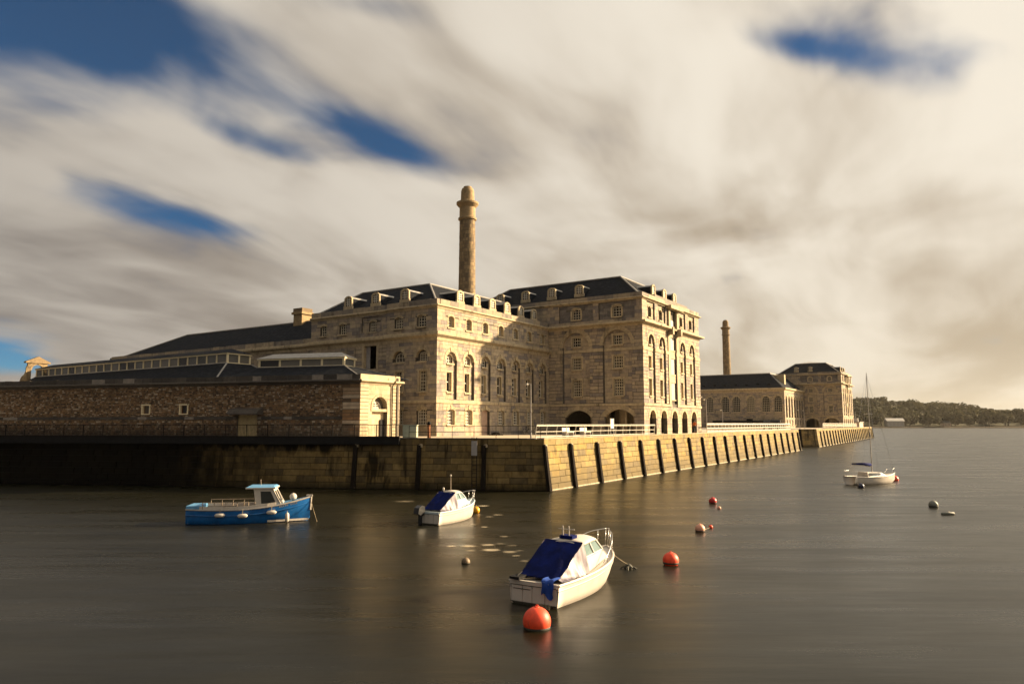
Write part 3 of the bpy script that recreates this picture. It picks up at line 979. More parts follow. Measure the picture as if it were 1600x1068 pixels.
def near_wing(B):
    r = B.root
    wall, ash = B.mb('wall', M_MORTAR), B.mb('ashlar', M_ASHLAR, 'stuff')
    trim, arch = B.mb('cornice', M_DRESS), B.mb('arch_stones', M_DRESS, 'stuff')
    para = B.mb('parapet', M_PARAPET)
    Fl = Face(0, 0, 0)
    L = 22.3
    cs = [2.35 + 3.06 * i for i in range(7)]
    gw = [hole('seg', s + 0.05, 1.12, 2.72, 0.62, 0.18) for i, s in enumerate(cs) if i != 2]
    door = hole('seg', cs[2] + 0.05, -0.1, 2.75, 0.72, 0.2)
    bays = [hole('arch', s + 0.05, 3.72, 8.62, 0.86) for s in cs]
    att = [hole('seg', s - 0.05, 11.12, 12.34, 0.5, 0.2) for s in cs]
    hs = gw + [door] + bays + att
    backing(wall, Fl, 0, L, -0.1, 13.0, hs, -0.03)
    blocks(ash, Fl, 0, L, -0.1, 1.0, hs, -0.03, h=0.5, wm=1.3, proud=0.09)
    blocks(ash, Fl, 0, L, 1.0, 3.3, hs, -0.03, h=0.38)
    blocks(ash, Fl, 0, L, 3.6, 9.65, hs, -0.03, h=0.40)
    blocks(ash, Fl, 0, L, 10.5, 12.95, hs, -0.03, h=0.41)
    for h in gw + [door]:
        arch_ring(arch, Fl, h, 0.34, -0.4, 0.035, n=7, key=True)
    for h in gw:
        arch.fbox(Fl, h['s'] - 0.80, h['s'] - 0.61, 1.12, 2.54, -0.3, 0.03)
        arch.fbox(Fl, h['s'] + 0.61, h['s'] + 0.80, 1.12, 2.54, -0.3, 0.03)
        add_window(r, Fl, h['s'], h['z0'], -0.27, 1.24, 1.6, 'seg', 4, 5, 0.18, frame_mat=M_WHITE, bar=0.06)
    dm = MB()
    for i in range(6):
        dm.fbox(Fl, door['s'] - 0.72 + i * 0.24, door['s'] - 0.72 + i * 0.24 + 0.23, -0.1, 2.74, -0.36, -0.27)
    dobj = part('door', dm, M_PINK, r)
    hd = MB()
    hd.fbox(Fl, door['s'] + 0.35, door['s'] + 0.5, 1.0, 1.06, -0.27, -0.2)
    part('handle', hd, M_BLACK, dobj)
    for i, h in enumerate(bays):
        arch_ring(arch, Fl, h, 0.34, -0.32, 0.035, key=True)
        w0 = [hole('rect', h['s'] - 0.12, 4.5, 6.52, 0.43), hole('seg', h['s'] - 0.1, 7.42, 8.38, 0.5, 0.3)]
        backing(wall, Fl, h['s'] - 0.95, h['s'] + 0.95, 3.6, 8.8, w0, -0.27, 0.25)
        blocks(ash, Fl, h['s'] - 0.85, h['s'] + 0.85, 3.73, 8.7, w0, -0.27, h=0.42, wm=0.8)
        surround(arch, Fl, w0[0], 0.15, -0.5, -0.20)
        add_window(r, Fl, w0[0]['s'], 4.5, -0.46, 0.86, 2.02, nx=1 if i in (0, 1, 2, 3) else 2, ny=2 if i < 4 else 4, frame_mat=M_WHITE, bar=0.06)
        arch_ring(arch, Fl, w0[1], 0.12, -0.5, -0.21, n=7)
        add_window(r, Fl, w0[1]['s'], 7.42, -0.43, 1.0, 0.96, 'seg', 3, 3, 0.3, frame_mat=M_WHITE)
    for h in att:
        arch_ring(arch, Fl, h, 0.2, -0.4, 0.03, n=5)
        arch.fbox(Fl, h['s'] - 0.68, h['s'] - 0.49, h['z0'], 12.14, -0.3, 0.028)
        arch.fbox(Fl, h['s'] + 0.49, h['s'] + 0.68, h['z0'], 12.14, -0.3, 0.028)
        add_window(r, Fl, h['s'], h['z0'], -0.33, 1.0, 1.22, 'seg', 3, 4, 0.2, frame_mat=M_WHITE)
    # ---- shaded end face; its left part stands back a little
    Fs = Face(0, 18.9, -90)
    S = lambda y: 18.9 - y
    brk = S(6.85)
    gws = [hole('seg', S(y), 1.12, 2.72, 0.62, 0.18) for y in (1.9, 5.0)]
    mids = [hole('rect', S(y), 4.48, 6.6, 0.5) for y in (1.78, 5.05)]
    lun = [hole('arch', S(y), 7.55, 8.78, 0.82) for y in (1.95, 5.1)]
    atts = [hole('seg', S(y), 11.12, 12.34, 0.55, 0.2) for y in (2.08, 5.17)]
    hs = gws + mids + lun + atts
    backing(wall, Fs, brk, 18.9, -0.1, 13.0, hs, -0.03)
    blocks(ash, Fs, brk, 18.9, -0.1, 1.0, hs, -0.03, h=0.5, wm=1.3, proud=0.09)
    blocks(ash, Fs, brk, 18.9, 1.0, 3.3, hs, -0.03, h=0.38)
    blocks(ash, Fs, brk, 18.9, 3.6, 9.65, hs, -0.03, h=0.40)
    blocks(ash, Fs, brk, 18.9, 10.5, 12.95, hs, -0.03, h=0.41)
    for h in gws:
        arch_ring(arch, Fs, h, 0.34, -0.4, 0.035, n=7, key=True)
        add_window(r, Fs, h['s'], h['z0'], -0.25, 1.24, 1.6, 'seg', 4, 5, 0.18, frame_mat=M_WHITE, bar=0.06)
    for h in mids:
        surround(arch, Fs, h, 0.2, -0.4, 0.05)
        add_window(r, Fs, h['s'], h['z0'], -0.2, 1.0, 2.12, nx=3, ny=6)
    for i, h in enumerate(lun):
        arch_ring(arch, Fs, h, 0.3, -0.4, 0.035, key=True)
        backing(wall, Fs, h['s'] - 0.9, h['s'] + 0.9, 7.4, 8.9, [], -0.36, 0.1)
        add_window(r, Fs, h['s'], 7.57, -0.34, 1.0 if i == 0 else 1.3, 0.95 if i == 0 else 1.0, 'seg' if i == 0 else 'arch', 3, 4 if i == 0 else 2, 0.12)
    for h in atts:
        arch_ring(arch, Fs, h, 0.2, -0.4, 0.03, n=5)
        add_window(r, Fs, h['s'], h['z0'], -0.22, 1.1, 1.22, 'seg', 3, 4, 0.2)
    Fq = Face(0.28, 18.9, -90)
    load = hole('rect', S(9.45), 7.1, 9.6, 0.95)
    pan = hole('rect', S(9.35), 11.05, 12.75, 1.5)
    attq = [hole('seg', S(y), 11.12, 12.34, 0.5, 0.2) for y in (16.83, 13.74)]
    low = [hole('rect', S(y), z, z + 1.9, 0.55) for y in (16.0, 12.6) for z in (1.2, 4.5)] + [hole('rect', S(9.45), 4.4, 6.4, 0.6)]
    hs = [load, pan] + attq + low
    backing(wall, Fq, 0, brk, -0.1, 13.0, hs, -0.03)
    quo = B.mb('rusticated_stones', M_ASHLAR, 'stuff')
    blocks(quo, Fq, brk - 1.75, brk, -0.1, 9.65, hs, -0.03, h=0.42, wm=1.7, gap=0.05, proud=0.07)
    blocks(quo, Fq, S(10.6) - 1.3, S(10.6), -0.1, 9.65, hs, -0.03, h=0.42, wm=1.3, gap=0.05, proud=0.07)
    blocks(ash, Fq, 0, S(10.6) - 1.3, -0.1, 9.65, hs, -0.03, h=0.40)
    blocks(ash, Fq, S(10.6), brk - 1.75, -0.1, 9.65, hs, -0.03, h=0.40)
    blocks(ash, Fq, 0, brk, 10.5, 12.95, hs, -0.03, h=0.41)
    for h in attq:
        arch_ring(arch, Fq, h, 0.2, -0.4, 0.03, n=5)
        add_window(r, Fq, h['s'], h['z0'], -0.22, 1.0, 1.22, 'seg', 3, 4, 0.2)
    for h in low:
        surround(arch, Fq, h, 0.2, -0.4, 0.05)
        add_window(r, Fq, h['s'], h['z0'], -0.2, h['hw'] * 2, h['z1'] - h['z0'], nx=3, ny=5)
    q = hole('seg', pan['s'], 11.12, 12.34, 0.5, 0.2)
    backing(wall, Fq, pan['s'] - 1.6, pan['s'] + 1.6, 10.95, 12.85, [q], -0.2, 0.2)
    blocks(ash, Fq, pan['s'] - 1.5, pan['s'] + 1.5, 11.05, 12.75, [q], -0.2, h=0.42)
    arch_ring(arch, Fq, q, 0.18, -0.4, -0.15, n=5)
    add_window(r, Fq, q['s'], q['z0'], -0.36, 1.0, 1.22, 'seg', 3, 4, 0.2)
    # dark loading opening with a hatch door folded to one side
    surround(arch, Fq, load, 0.25, -0.5, 0.06)
    ins = B.mb('interior', M_INSIDE)
    ins.fbox(Fq, load['s'] - 1.2, load['s'] + 1.2, 7.0, 9.8, -3.0, -2.8)
    lm = MB()
    for i in range(3):
        lm.fbox(Fq, load['s'] - 0.95 + i * 0.2, load['s'] - 0.95 + i * 0.2 + 0.19, 7.15, 9.58, -0.42, -0.34)
    part('hatch_door', lm, M_GREYDOOR, r)
    # ---- bands and cornices
    moulding(trim, Fl, 0, L, BAND(3.3, 3.62, 0.10), 1, 0)
    moulding(trim, Fs, brk, 18.9, BAND(3.3, 3.62, 0.10), 0, 1)
    moulding(trim, Fl, 0, L, CORNICE(9.6, 10.5, 0.48), 1, 0)
    moulding(trim, Fs, brk, 18.9, CORNICE(9.6, 10.5, 0.48), 0, 1)
    moulding(trim, Fq, 0, brk, CORNICE(9.6, 10.5, 0.48), 0, 0)
    moulding(trim, Fl, 0, L, CORNICE(12.9, 13.3, 0.3), 1, 0)
    moulding(trim, Fs, brk, 18.9, CORNICE(12.9, 13.3, 0.3), 0, 1)
    moulding(trim, Fq, 0, brk, CORNICE(12.9, 13.3, 0.3), 0, 0)
    rng = random.Random(9)
    for F, a0, L_ in ((Fl, 0.45, L), (Fs, brk, 18.9), (Fq, 0, brk)):
        s = a0
        while s < L_:
            e = min(L_, s + rng.uniform(1.2, 2.2))
            if L_ - e < 0.6:
                e = L_
            stone_piece(r, 'parapet_stone', F, s + 0.012, e - 0.012, 13.3, 13.86 + rng.uniform(0, 0.05), -0.42, 0.04, M_PARAPET)
            s = e
    # back walls
    backing(wall, Face(22.3, 12.2, 180), 0, 10.3, -0.1, 13.8, [], -0.03)
    backing(wall, Face(12.0, 12.2, 90), 0, 6.7, -0.1, 13.8, [], -0.03)
    backing(wall, Face(12.0, 18.9, 180), 0, 11.7, -0.1, 13.8, [], -0.03)
    # ---- roof, two ridges meeting at the corner hip
    ro = MB()
    z0, z1 = 13.6, 16.9
    P = dict(a=(0.5, 0.5, z0), b=(22.28, 0.5, z0), c=(22.28, 6, z1), d=(6, 6, z1), e=(0.5, 18.6, z0), f=(6, 16.6, z1), g=(11.5, 18.6, z0), h=(11.5, 11.5, z0), i=(22.28, 11.5, z0))
    q = lambda *k: ro.poly([P[x] for x in k])
    q('a', 'b', 'c', 'd'); q('a', 'd', 'f', 'e'); q('e', 'f', 'g'); q('g', 'f', 'd', 'h'); q('h', 'd', 'c', 'i')
    rob = part('roof', ro, M_SLATE, r)
    hp = MB()
    for u, v in (('a', 'd'), ('d', 'c'), ('d', 'f'), ('f', 'e')):
        p, w = P[u], P[v]
        hp.tube([(p[0], p[1], p[2] + 0.04), (w[0], w[1], w[2] + 0.04)], 0.11, 6)
    part('ridge_lead', hp, M_LEAD, rob)
    for s in (5.0, 8.05, 11.1, 14.15, 17.2, 20.25):
        add_dormer(r, Fl, s, 14.25, -1.0)
    for y in (5.2, 9.45, 13.65):
        add_dormer(r, Fs, S(y), 14.25, -1.0)


near_wing(B)


def rear_range(B):
    r = B.root
    wall, ash = B.mb('wall', M_MORTAR), B.mb('ashlar', M_ASHLAR, 'stuff')
    trim, para = B.mb('cornice', M_DRESS), B.mb('parapet', M_PARAPET)
    F = Face(0.3, 62, -90)
    L = 62 - 18.9
    backing(wall, F, 0, L, -0.1, 10.0, [], -0.03)
    blocks(ash, F, 0, L, 3.0, 9.9, [], -0.03, h=0.42, wm=1.0)
    moulding(trim, F, 0, L, CORNICE(9.6, 10.4, 0.45), 1, 0)
    rng = random.Random(5)
    s = 0.0
    while s < L:
        e = min(L, s + rng.uniform(1.2, 2.4))
        stone_piece(r, 'parapet_stone', F, s + 0.012, e - 0.012, 10.4, 11.0 + rng.uniform(0, 0.05), -0.42, 0.04, M_PARAPET)
        s = e
    backing(wall, Face(0.3, 62, 0), 0, 0.5, -0.1, 10.9, [], -0.03)
    backing(wall, Face(12.2, 62, 180), 0, 11.9, -0.1, 10.9, [], -0.03)
    backing(wall, Face(12.2, 18.9, 90), 0, 43, -0.1, 10.9, [], -0.03)
    ro = MB()
    a, b, c, d = (0.9, 18.9, 10.75), (11.6, 18.9, 10.75), (11.6, 61.6, 10.75), (0.9, 61.6, 10.75)
    e, f = (6.2, 18.92, 14.25), (6.2, 52.5, 14.25)
    ro.add([a, b, c, d, e, f], [(0, 3, 5, 4), (3, 2, 5), (2, 1, 4, 5), (0, 4, 1)])
    rob = part('roof', ro, M_SLATE, r)
    hp = MB()
    for p, w in ((e, f), (f, d), (f, c)):
        hp.tube([(p[0], p[1], p[2] + 0.04), (w[0], w[1], w[2] + 0.04)], 0.11, 6)
    part('ridge_lead', hp, M_LEAD, rob)
    ch = MB()
    ch.box(5.4, 7.0, 26.6, 28.2, 13.0, 15.2)
    ch.box(5.2, 7.2, 26.4, 28.4, 15.2, 15.5)
    ch.box(5.35, 7.05, 26.55, 28.25, 15.5, 16.0)
    part('chimney', ch, M_CHIM, rob)


rear_range(B)
B.done()


# ------------------------------------------------------------------ tall chimneys
def chimney(name, label, x, y, r0, top, base):
    t = thing(name, label, 'chimney', (x, y, BASE))
    st, gap = MB(), MB()
    H = top - BASE - 5.2
    rad = lambda z: r0 * (1 - 0.18 * z / H)
    gap.lathe([(rad(0) - 0.04, 0), (rad(H) - 0.04, H)], 28)
    part('mortar_core', gap, M_MORTAR, t)
    rng = random.Random(4)
    z = 0.0
    n = 18
    while z < H - 0.2:
        h = rng.uniform(0.5, 0.62)
        z2 = min(z + h, H)
        off = rng.random()
        if z > base:
            for j in range(n):
                a0, a1 = 2 * math.pi * (j + off) / n, 2 * math.pi * (j + 1 + off) / n
                g = 0.012
                am = (a0 + a1) / 2
                vs = []
                e = rng.uniform(0, 0.03)
                for (rr, zz) in ((rad(z) + e, z + 0.02), (rad(z2) + e, z2 - 0.02)):
                    for a in (a0 + g, am, a1 - g):
                        vs.append((rr * math.cos(a), rr * math.sin(a), zz))
                st.add(vs, [(0, 1, 4, 3), (1, 2, 5, 4)])
        z = z2
    part('stonework', st, M_CHIM, t, kind='stuff')
    cap = MB()
    r1 = rad(H)
    cap.lathe([(r1 + 0.02, H - 0.1), (r1 + 0.22, H), (r1 + 0.24, H + 0.25), (r1 + 0.05, H + 0.35), (r1 + 0.03, H + 1.9), (r1 + 0.25, H + 2.1), (r1 + 0.52, H + 2.4), (r1 + 0.52, H + 2.7),
               (r1 + 0.1, H + 2.85), (r1 - 0.12, H + 2.95), (r1 - 0.18, H + 4.5), (r1 - 0.32, H + 4.9), (r1 - 0.5, H + 4.95), (r1 - 0.55, H + 5.2), (r1 - 0.9, H + 5.2)], 28)
    part('cap', cap, M_CHIM, t)
    return t


chimney('chimney_stack', 'tall round tapering stone chimney rising behind the near wing of the warehouse', -6.8, 107, 1.43, 41.5, 8)
chimney('chimney_stack', 'distant slim round stone chimney above the far arcaded building', 73.3, 245, 1.42, 40.85, 6)

# ------------------------------------------------------------------ gatehouse and long rubble wall
GX, GY = -13.8, 65.5
WD = (-math.sin(R(73.5)), math.cos(R(73.5)))          # along the wall, leftwards
WANG = math.degrees(math.atan2(-WD[1], -WD[0]))       # wall face, left to right
LW = 62.0
gate = thing('gatehouse', 'low stone gatehouse with sunlit arched end and white lantern on its slate roof', 'building', (GX, GY, BASE))
G = Building(gate)


def gatehouse(G):
    r = G.root
    F = Face(0, 0, 56.8)              # sunlit end
    L = 5.3
    wall, dr = G.mb('wall', M_MORTAR), G.mb('ashlar', M_GATE, 'stuff')
    rus = G.mb('rusticated_stones', M_GATE, 'stuff')
    arch, trim = G.mb('arch_stones', M_GATE, 'stuff'), G.mb('cornice', M_GATE)
    ho = hole('arch', 2.6, -0.1, 3.75, 0.98)
    backing(wall, F, 0, L, -0.1, 5.7, [ho], -0.03)
    blocks(rus, F, 0, 1.1, -0.1, 4.85, [ho], -0.03, h=0.34, wm=1.2, gap=0.05, proud=0.06)
    blocks(rus, F, 4.25, L, -0.1, 4.85, [ho], -0.03, h=0.34, wm=1.2, gap=0.05, proud=0.06)
    blocks(dr, F, 1.1, 4.25, -0.1, 4.85, [ho], -0.03, h=0.45, wm=1.6, gap=0.012, proud=0.03, jit=0.005)
    arch_ring(arch, F, ho, 0.2, -0.5, 0.05, n=11)
    arch.fbox(F, 1.42, 1.63, 2.4, 2.77, -0.3, 0.05)
    arch.fbox(F, 3.57, 3.78, 2.4, 2.77, -0.3, 0.05)
    backing(wall, F, 1.5, 3.7, -0.1, 3.9, [], -0.5, 0.1)
    # recess: blank panel with a half round window above its sill, dark upright slab at right
    pan = MB()
    pan.fbox(F, 1.64, 3.56, -0.1, 2.35, -0.5, -0.42)
    part('blank_panel', pan, M_GATE, r)
    sl = MB()
    sl.fbox(F, 1.55, 3.65, 2.35, 2.6, -0.5, 0.0)
    part('sill', sl, M_GATE, r)
    add_window(r, F, 2.5, 2.6, -0.48, 1.5, 0.75, 'arch', 4, 4, frame_mat=M_WHITE, sill=False)
    dm = MB()
    dm.fbox(F, 3.02, 3.55, -0.08, 1.6, -0.42, -0.30)
    part('door', dm, M_BLACK, r)
    moulding(trim, F, 0, L, CORNICE(4.85, 5.26, 0.42), 0.55, 0.6)
    trim.fbox(F, 0, L, 5.26, 5.76, -0.4, 0.04)
    # drain pipe
    dp = MB()
    dp.tube([F.P(4.17, -0.1, 0.1), F.P(4.17, 4.8, 0.1), F.P(4.17, 5.2, 0.5), F.P(4.17, 5.78, 0.5)], 0.06)
    part('drain_pipe', dp, M_BLACK, r)
    # quoins turning on to the long wall
    Fw = Face(WD[0] * 1.75, WD[1] * 1.75, WANG)
    backing(wall, Fw, 0, 1.75, -0.1, 4.9, [], -0.03)
    q = G.mb('quoins', M_RUBBLE, 'stuff')
    blocks(q, Fw, 0, 1.74, -0.1, 4.85, [], -0.03, h=0.34, wm=1.4, gap=0.05, proud=0.05)
    # other walls of the block
    dk = G.mb('coping', M_DARKSTONE)
    Fw2 = Face(WD[0] * 13, WD[1] * 13, WANG)
    moulding(dk, Fw2, 0, 13, CORNICE(4.85, 5.26, 0.42), 0, 0.3)
    rng = random.Random(2)
    s = 0.0
    while s < 13:
        e = min(13.0, s + rng.uniform(0.9, 1.6))
        stone_piece(r, 'coping_stone', Fw2, s + 0.01, e - 0.01, 5.26, 5.72 + rng.uniform(0, 0.05), -0.4, 0.03, M_DARKSTONE)
        s = e
    e2 = F.P(L, 0, 0)
    Fb = Face(e2[0], e2[1], WANG + 180)
    backing(wall, Fb, 0, 12, -0.1, 5.6, [], -0.02)
    # roof slopes up to the lantern
    U = lambda q_, off, z: (WD[0] * q_ - WD[1] * off * -1 * -1 + 0, 0, z)
    ax = Vector((WD[0], WD[1], 0))
    nx = Vector((-ax.y, ax.x, 0))
    if nx.y < 0:
        nx = -nx
    pt = lambda q_, off, z: tuple(ax * q_ + nx * off + Vector((0, 0, z)))
    ro = MB()
    lo = [pt(-0.9, 0.35, 5.55), pt(15.6, 0.35, 5.55), pt(15.6, 7.2, 5.55), pt(-2.4, 7.2, 5.55)]
    q0, q1, o0, o1 = 3.3, 13.05, 2.9, 5.1
    hi = [pt(q0, o0, 6.80), pt(q1, o0, 6.80), pt(q1, o1, 6.80), pt(q0, o1, 6.80)]
    lo[0] = pt(0.25, 0.35, 5.55)
    lo[3] = pt(-1.6, 7.0, 5.55)
    ro.add(lo + hi, [(0, 1, 5, 4), (1, 2, 6, 5), (2, 3, 7, 6), (3, 0, 4, 7), (4, 5, 6, 7)])
    rob = part('roof', ro, M_SLATE, r)
    hp = MB()
    hp.tube([lo[0], hi[0]], 0.05)
    hp.tube([hi[0], hi[1]], 0.05)
    hp.tube([lo[3], hi[3]], 0.05)
    part('ridge_lead', hp, M_LEAD, rob)
    lantern(r, pt, q0 + 0.15, q1 - 0.15, o0 + 0.12, o1 - 0.12, 6.78, 7.5, 8.22, 4, 1, M_LEAD)


def lantern(parent, pt, q0, q1, o0, o1, z0, z1, z2, nb, nend, roofmat):
    """glazed lantern: white posts, one pane per bay, hipped roof"""
    fr = MB()
    hd = 0.09

    def post(q, o, w=0.10):
        vs = [pt(q + a, o + b, z) for z in (z0, z1) for a, b in ((-w, -w), (w, -w), (w, w), (-w, w))]
        fr.add(vs, [(0, 3, 2, 1), (4, 5, 6, 7), (0, 1, 5, 4), (1, 2, 6, 5), (2, 3, 7, 6), (3, 0, 4, 7)])

    def beam(qa, oa, qb, ob, za, zb, w=0.12):
        vs = [pt(q, o, z) for z in (za, zb) for q, o in ((qa - w, oa - w), (qb + w, oa - w), (qb + w, ob + w), (qa - w, ob + w))]
        fr.add(vs, [(0, 3, 2, 1), (4, 5, 6, 7), (0, 1, 5, 4), (1, 2, 6, 5), (2, 3, 7, 6), (3, 0, 4, 7)])

    for i in range(nb + 1):
        q = q0 + (q1 - q0) * i / nb
        post(q, o0)
        post(q, o1)
    for j in range(1, nend):
        o = o0 + (o1 - o0) * j / nend
        post(q0, o)
        post(q1, o)
    for o in (o0, o1):
        beam(q0, o, q1, o, z1 - 0.001, z1 + 0.16, 0.2)
        beam(q0, o, q1, o, z0, z0 + 0.10, 0.085)
    for q in (q0, q1):
        beam(q, o0 + 0.1, q, o1 - 0.1, z1 + 0.002, z1 + 0.158, 0.19)
        beam(q, o0 + 0.1, q, o1 - 0.1, z0 + 0.002, z0 + 0.098, 0.08)
    la = part('lantern', fr, M_CREAM, parent)
    za, zb = z0 + 0.1, z1
    for o in (o0, o1):
        for i in range(nb):
            a, b = q0 + (q1 - q0) * i / nb + 0.1, q0 + (q1 - q0) * (i + 1) / nb - 0.1
            m = MB()
            m.add([pt(q, oo, z) for oo in (o - 0.02, o + 0.02) for q, z in ((a, za), (b, za), (b, zb), (a, zb))], [(0, 1, 2, 3), (7, 6, 5, 4), (0, 4, 5, 1), (2, 6, 7, 3)])
            part('pane', m, M_GLASS2, la)
    for q in (q0, q1):
        for j in range(nend):
            a, b = o0 + (o1 - o0) * j / nend + 0.1, o0 + (o1 - o0) * (j + 1) / nend - 0.1
            m = MB()
            m.add([pt(qq, o, z) for qq in (q - 0.02, q + 0.02) for o, z in ((a, za), (b, za), (b, zb), (a, zb))], [(0, 1, 2, 3), (7, 6, 5, 4), (0, 4, 5, 1), (2, 6, 7, 3)])
            part('pane', m, M_GLASS2, la)
    ro = MB()
    om = (o0 + o1) / 2
    g = (o1 - o0) / 2 * 0.9
    E = 0.28
    e = [pt(q0 - E, o0 - E, z1 + 0.165), pt(q1 + E, o0 - E, z1 + 0.165), pt(q1 + E, o1 + E, z1 + 0.165), pt(q0 - E, o1 + E, z1 + 0.165), pt(q0 + g, om, z2), pt(q1 - g, om, z2)]
    ro.add(e, [(0, 1, 5, 4), (1, 2, 5), (2, 3, 4, 5), (3, 0, 4), (3, 2, 1, 0)])
    part('lantern_roof', ro, roofmat, la)


gatehouse(G)
G.done()

bw = thing('boundary_wall', 'long brown rubble stone wall with dark coping running left from the gatehouse', 'wall', (GX, GY, BASE))
G = Building(bw)


def rubble(mb, F, s0, s1, z0, z1, holes, rng):
    cuts = [q for h in holes for q in hole_rects(h)]
    z = z0
    while z < z1 - 0.05:
        h = min(rng.uniform(0.09, 0.20), z1 - z)
        near = [c for c in cuts if c[2] < z + h and c[3] > z]
        s = s0 + rng.uniform(-0.3, 0)
        while s < s1:
            w = rng.uniform(0.10, 0.38)
            q = [(max(s, s0), min(s + w, s1), z, z + h)]
            for c in near:
                q = sub_rects(q, c)
            dd = rng.uniform(0.0, 0.08)
            for (a, b, c0, c1) in q:
                if b - a > 0.08 and c1 - c0 > 0.06:
                    j = lambda: rng.uniform(-0.04, 0.04)
                    g = 0.018
                    a2, b2, c2, e2 = a + g, b - g, c0 + g * 0.7, c1 - g * 0.7
                    vs = [F.P(a2, c2, -0.05), F.P(b2, c2, -0.05), F.P(b2, e2, -0.05), F.P(a2, e2, -0.05),
                          F.P(a2 + 0.02 + j(), c2 + 0.015 + j() * 0.6, dd + j()), F.P(b2 - 0.02 + j(), c2 + 0.015 + j() * 0.6, dd + j()), F.P(b2 - 0.02 + j(), e2 - 0.015 + j() * 0.6, dd + j()), F.P(a2 + 0.02 + j(), e2 - 0.015 + j() * 0.6, dd + j())]
                    mb.add(vs, [(4, 5, 6, 7), (0, 1, 5, 4), (1, 2, 6, 5), (2, 3, 7, 6), (3, 0, 4, 7)])
            s += w
        z += h


def boundary(G):
    r = G.root
    L = LW - 1.75
    F = Face(WD[0] * LW, WD[1] * LW, WANG)
    S = lambda q: LW - q
    wins = [hole('rect', S(q), 2.22, 3.04, 0.42) for q in (23.72, 19.17)]
    door = hole('rect', S(11.9), -0.1, 2.06, 1.12)
    hs = wins + [door]
    wall, rub = G.mb('wall', M_MORTAR), G.mb('rubble_stones', M_RUBBLE, 'stuff')
    backing(wall, F, 0, L, -0.1, 4.9, hs, -0.03)
    rng = random.Random(21)
    rubble(rub, F, 0, L, -0.1, 1.62, hs, rng)
    rubble(rub, F, 0, L, 1.92, 4.85, hs, rng)
    dk = G.mb('coping', M_DARKSTONE)
    s = 0.0
    while s < L:
        e = min(L, s + rng.uniform(0.8, 1.5))
        for (a, b, c, d) in sub_rects([(s, e, 1.64, 1.9)], (door['s'] - 1.12, door['s'] + 1.12, 0, 2.1)):
            dk.fbox(F, a + 0.01, b - 0.01, c, d, -0.05, 0.06 + rng.uniform(0, 0.015))
        s = e
    # top moulding, beyond the gatehouse's own
    L2 = LW - 13
    moulding(dk, F, 0, L2, CORNICE(4.85, 5.26, 0.36), 0, 0)
    s = 0.0
    while s < L2:
        e = min(L2, s + rng.uniform(0.9, 1.7))
        stone_piece(r, 'coping_stone', F, s + 0.01, e - 0.01, 5.26, 5.72 + rng.uniform(0, 0.05), -0.4, 0.03, M_DARKSTONE)
        s = e
    for h in wins:
        q = MB()
        surround(q, F, h, 0.12, -0.3, 0.08)
        q.fbox(F, h['s'] - 0.54, h['s'] + 0.54, h['z0'] - 0.1, h['z0'], -0.3, 0.10)
        o = part('window_surround', q, M_CREAM, r)
        fr, pn, sl = window_meshes(0.84, 0.82, 'rect', 1, 1, 0.0, frame=0.05, frame_mat=M_RUST, glass=M_GLASS)
        link('window', fr, o, F.P(h['s'], h['z0'], -0.16), F.a)
        link('pane', pn, o, F.P(h['s'], h['z0'], -0.16), F.a)
    for i in range(2):
        q = MB()
        for k in range(4):
            a = door['s'] - 1.10 + i * 1.11 + k * 0.27
            q.fbox(F, a, a + 0.265, -0.1, 2.04, -0.3, -0.2)
        part('door', q, M_DOOR, r)
    # small curved hood over the door
    hd = MB()
    prof = [(0.0, 2.1), (0.95, 2.1), (0.95, 2.2), (0.7, 2.5), (0.35, 2.68), (0.0, 2.74)]
    moulding(hd, F, door['s'] - 1.6, door['s'] + 1.75, prof)
    part('door_hood', hd, M_DARKSTONE, r)


boundary(G)
G.done()

# ------------------------------------------------------------------ long range with the glazed lantern, behind the wall
LX, LY = -31.74, 80.0
rng_l = thing('long_range', 'long low slate roofed range with a strip of many lantern panes behind the rubble wall', 'building', (LX, LY, BASE), ANG)


def long_range():
    pt = lambda q, o, z: (o, q, z)
    q1, w = 44.5, 2.9
    ro = MB()
    z0 = 5.0
    lo = [(-4.6, -3.9, z0), (-4.6, q1 + 3, z0), (7.5, q1 + 3, z0), (7.5, -3.9, z0)]
    hi = [(-0.15, -0.15, 7.95), (-0.15, q1 + 0.1, 7.95), (w + 0.15, q1 + 0.1, 7.95), (w + 0.15, -0.15, 7.95)]
    ro.add(lo + hi, [(0, 4, 5, 1), (1, 5, 6, 2), (2, 6, 7, 3), (3, 7, 4, 0), (4, 7, 6, 5)])
    rob = part('roof', ro, M_SLATE, rng_l)
    hp = MB()
    for i in (0, 3):
        hp.tube([lo[i], hi[i]], 0.09)
    hp.tube([hi[0], hi[1]], 0.08)
    part('ridge_lead', hp, M_LEAD, rob)
    wl = MB()
    wl.box(-4.5, 7.4, -3.8, q1 + 2.9, -0.1, 5.0)
    part('wall', wl, M_RUBBLE, rng_l)
    lantern(rng_l, pt, 0.0, q1, 0.0, w, 7.95, 8.95, 9.75, 24, 2, M_SLATE)


long_range()

# stone bell arch at the far left end
bell = thing('bell_arch', 'small sunlit stone arch with a pediment and scrolled sides above the wall at far left', 'arch', (-69.0, 104.5, BASE), ANG)


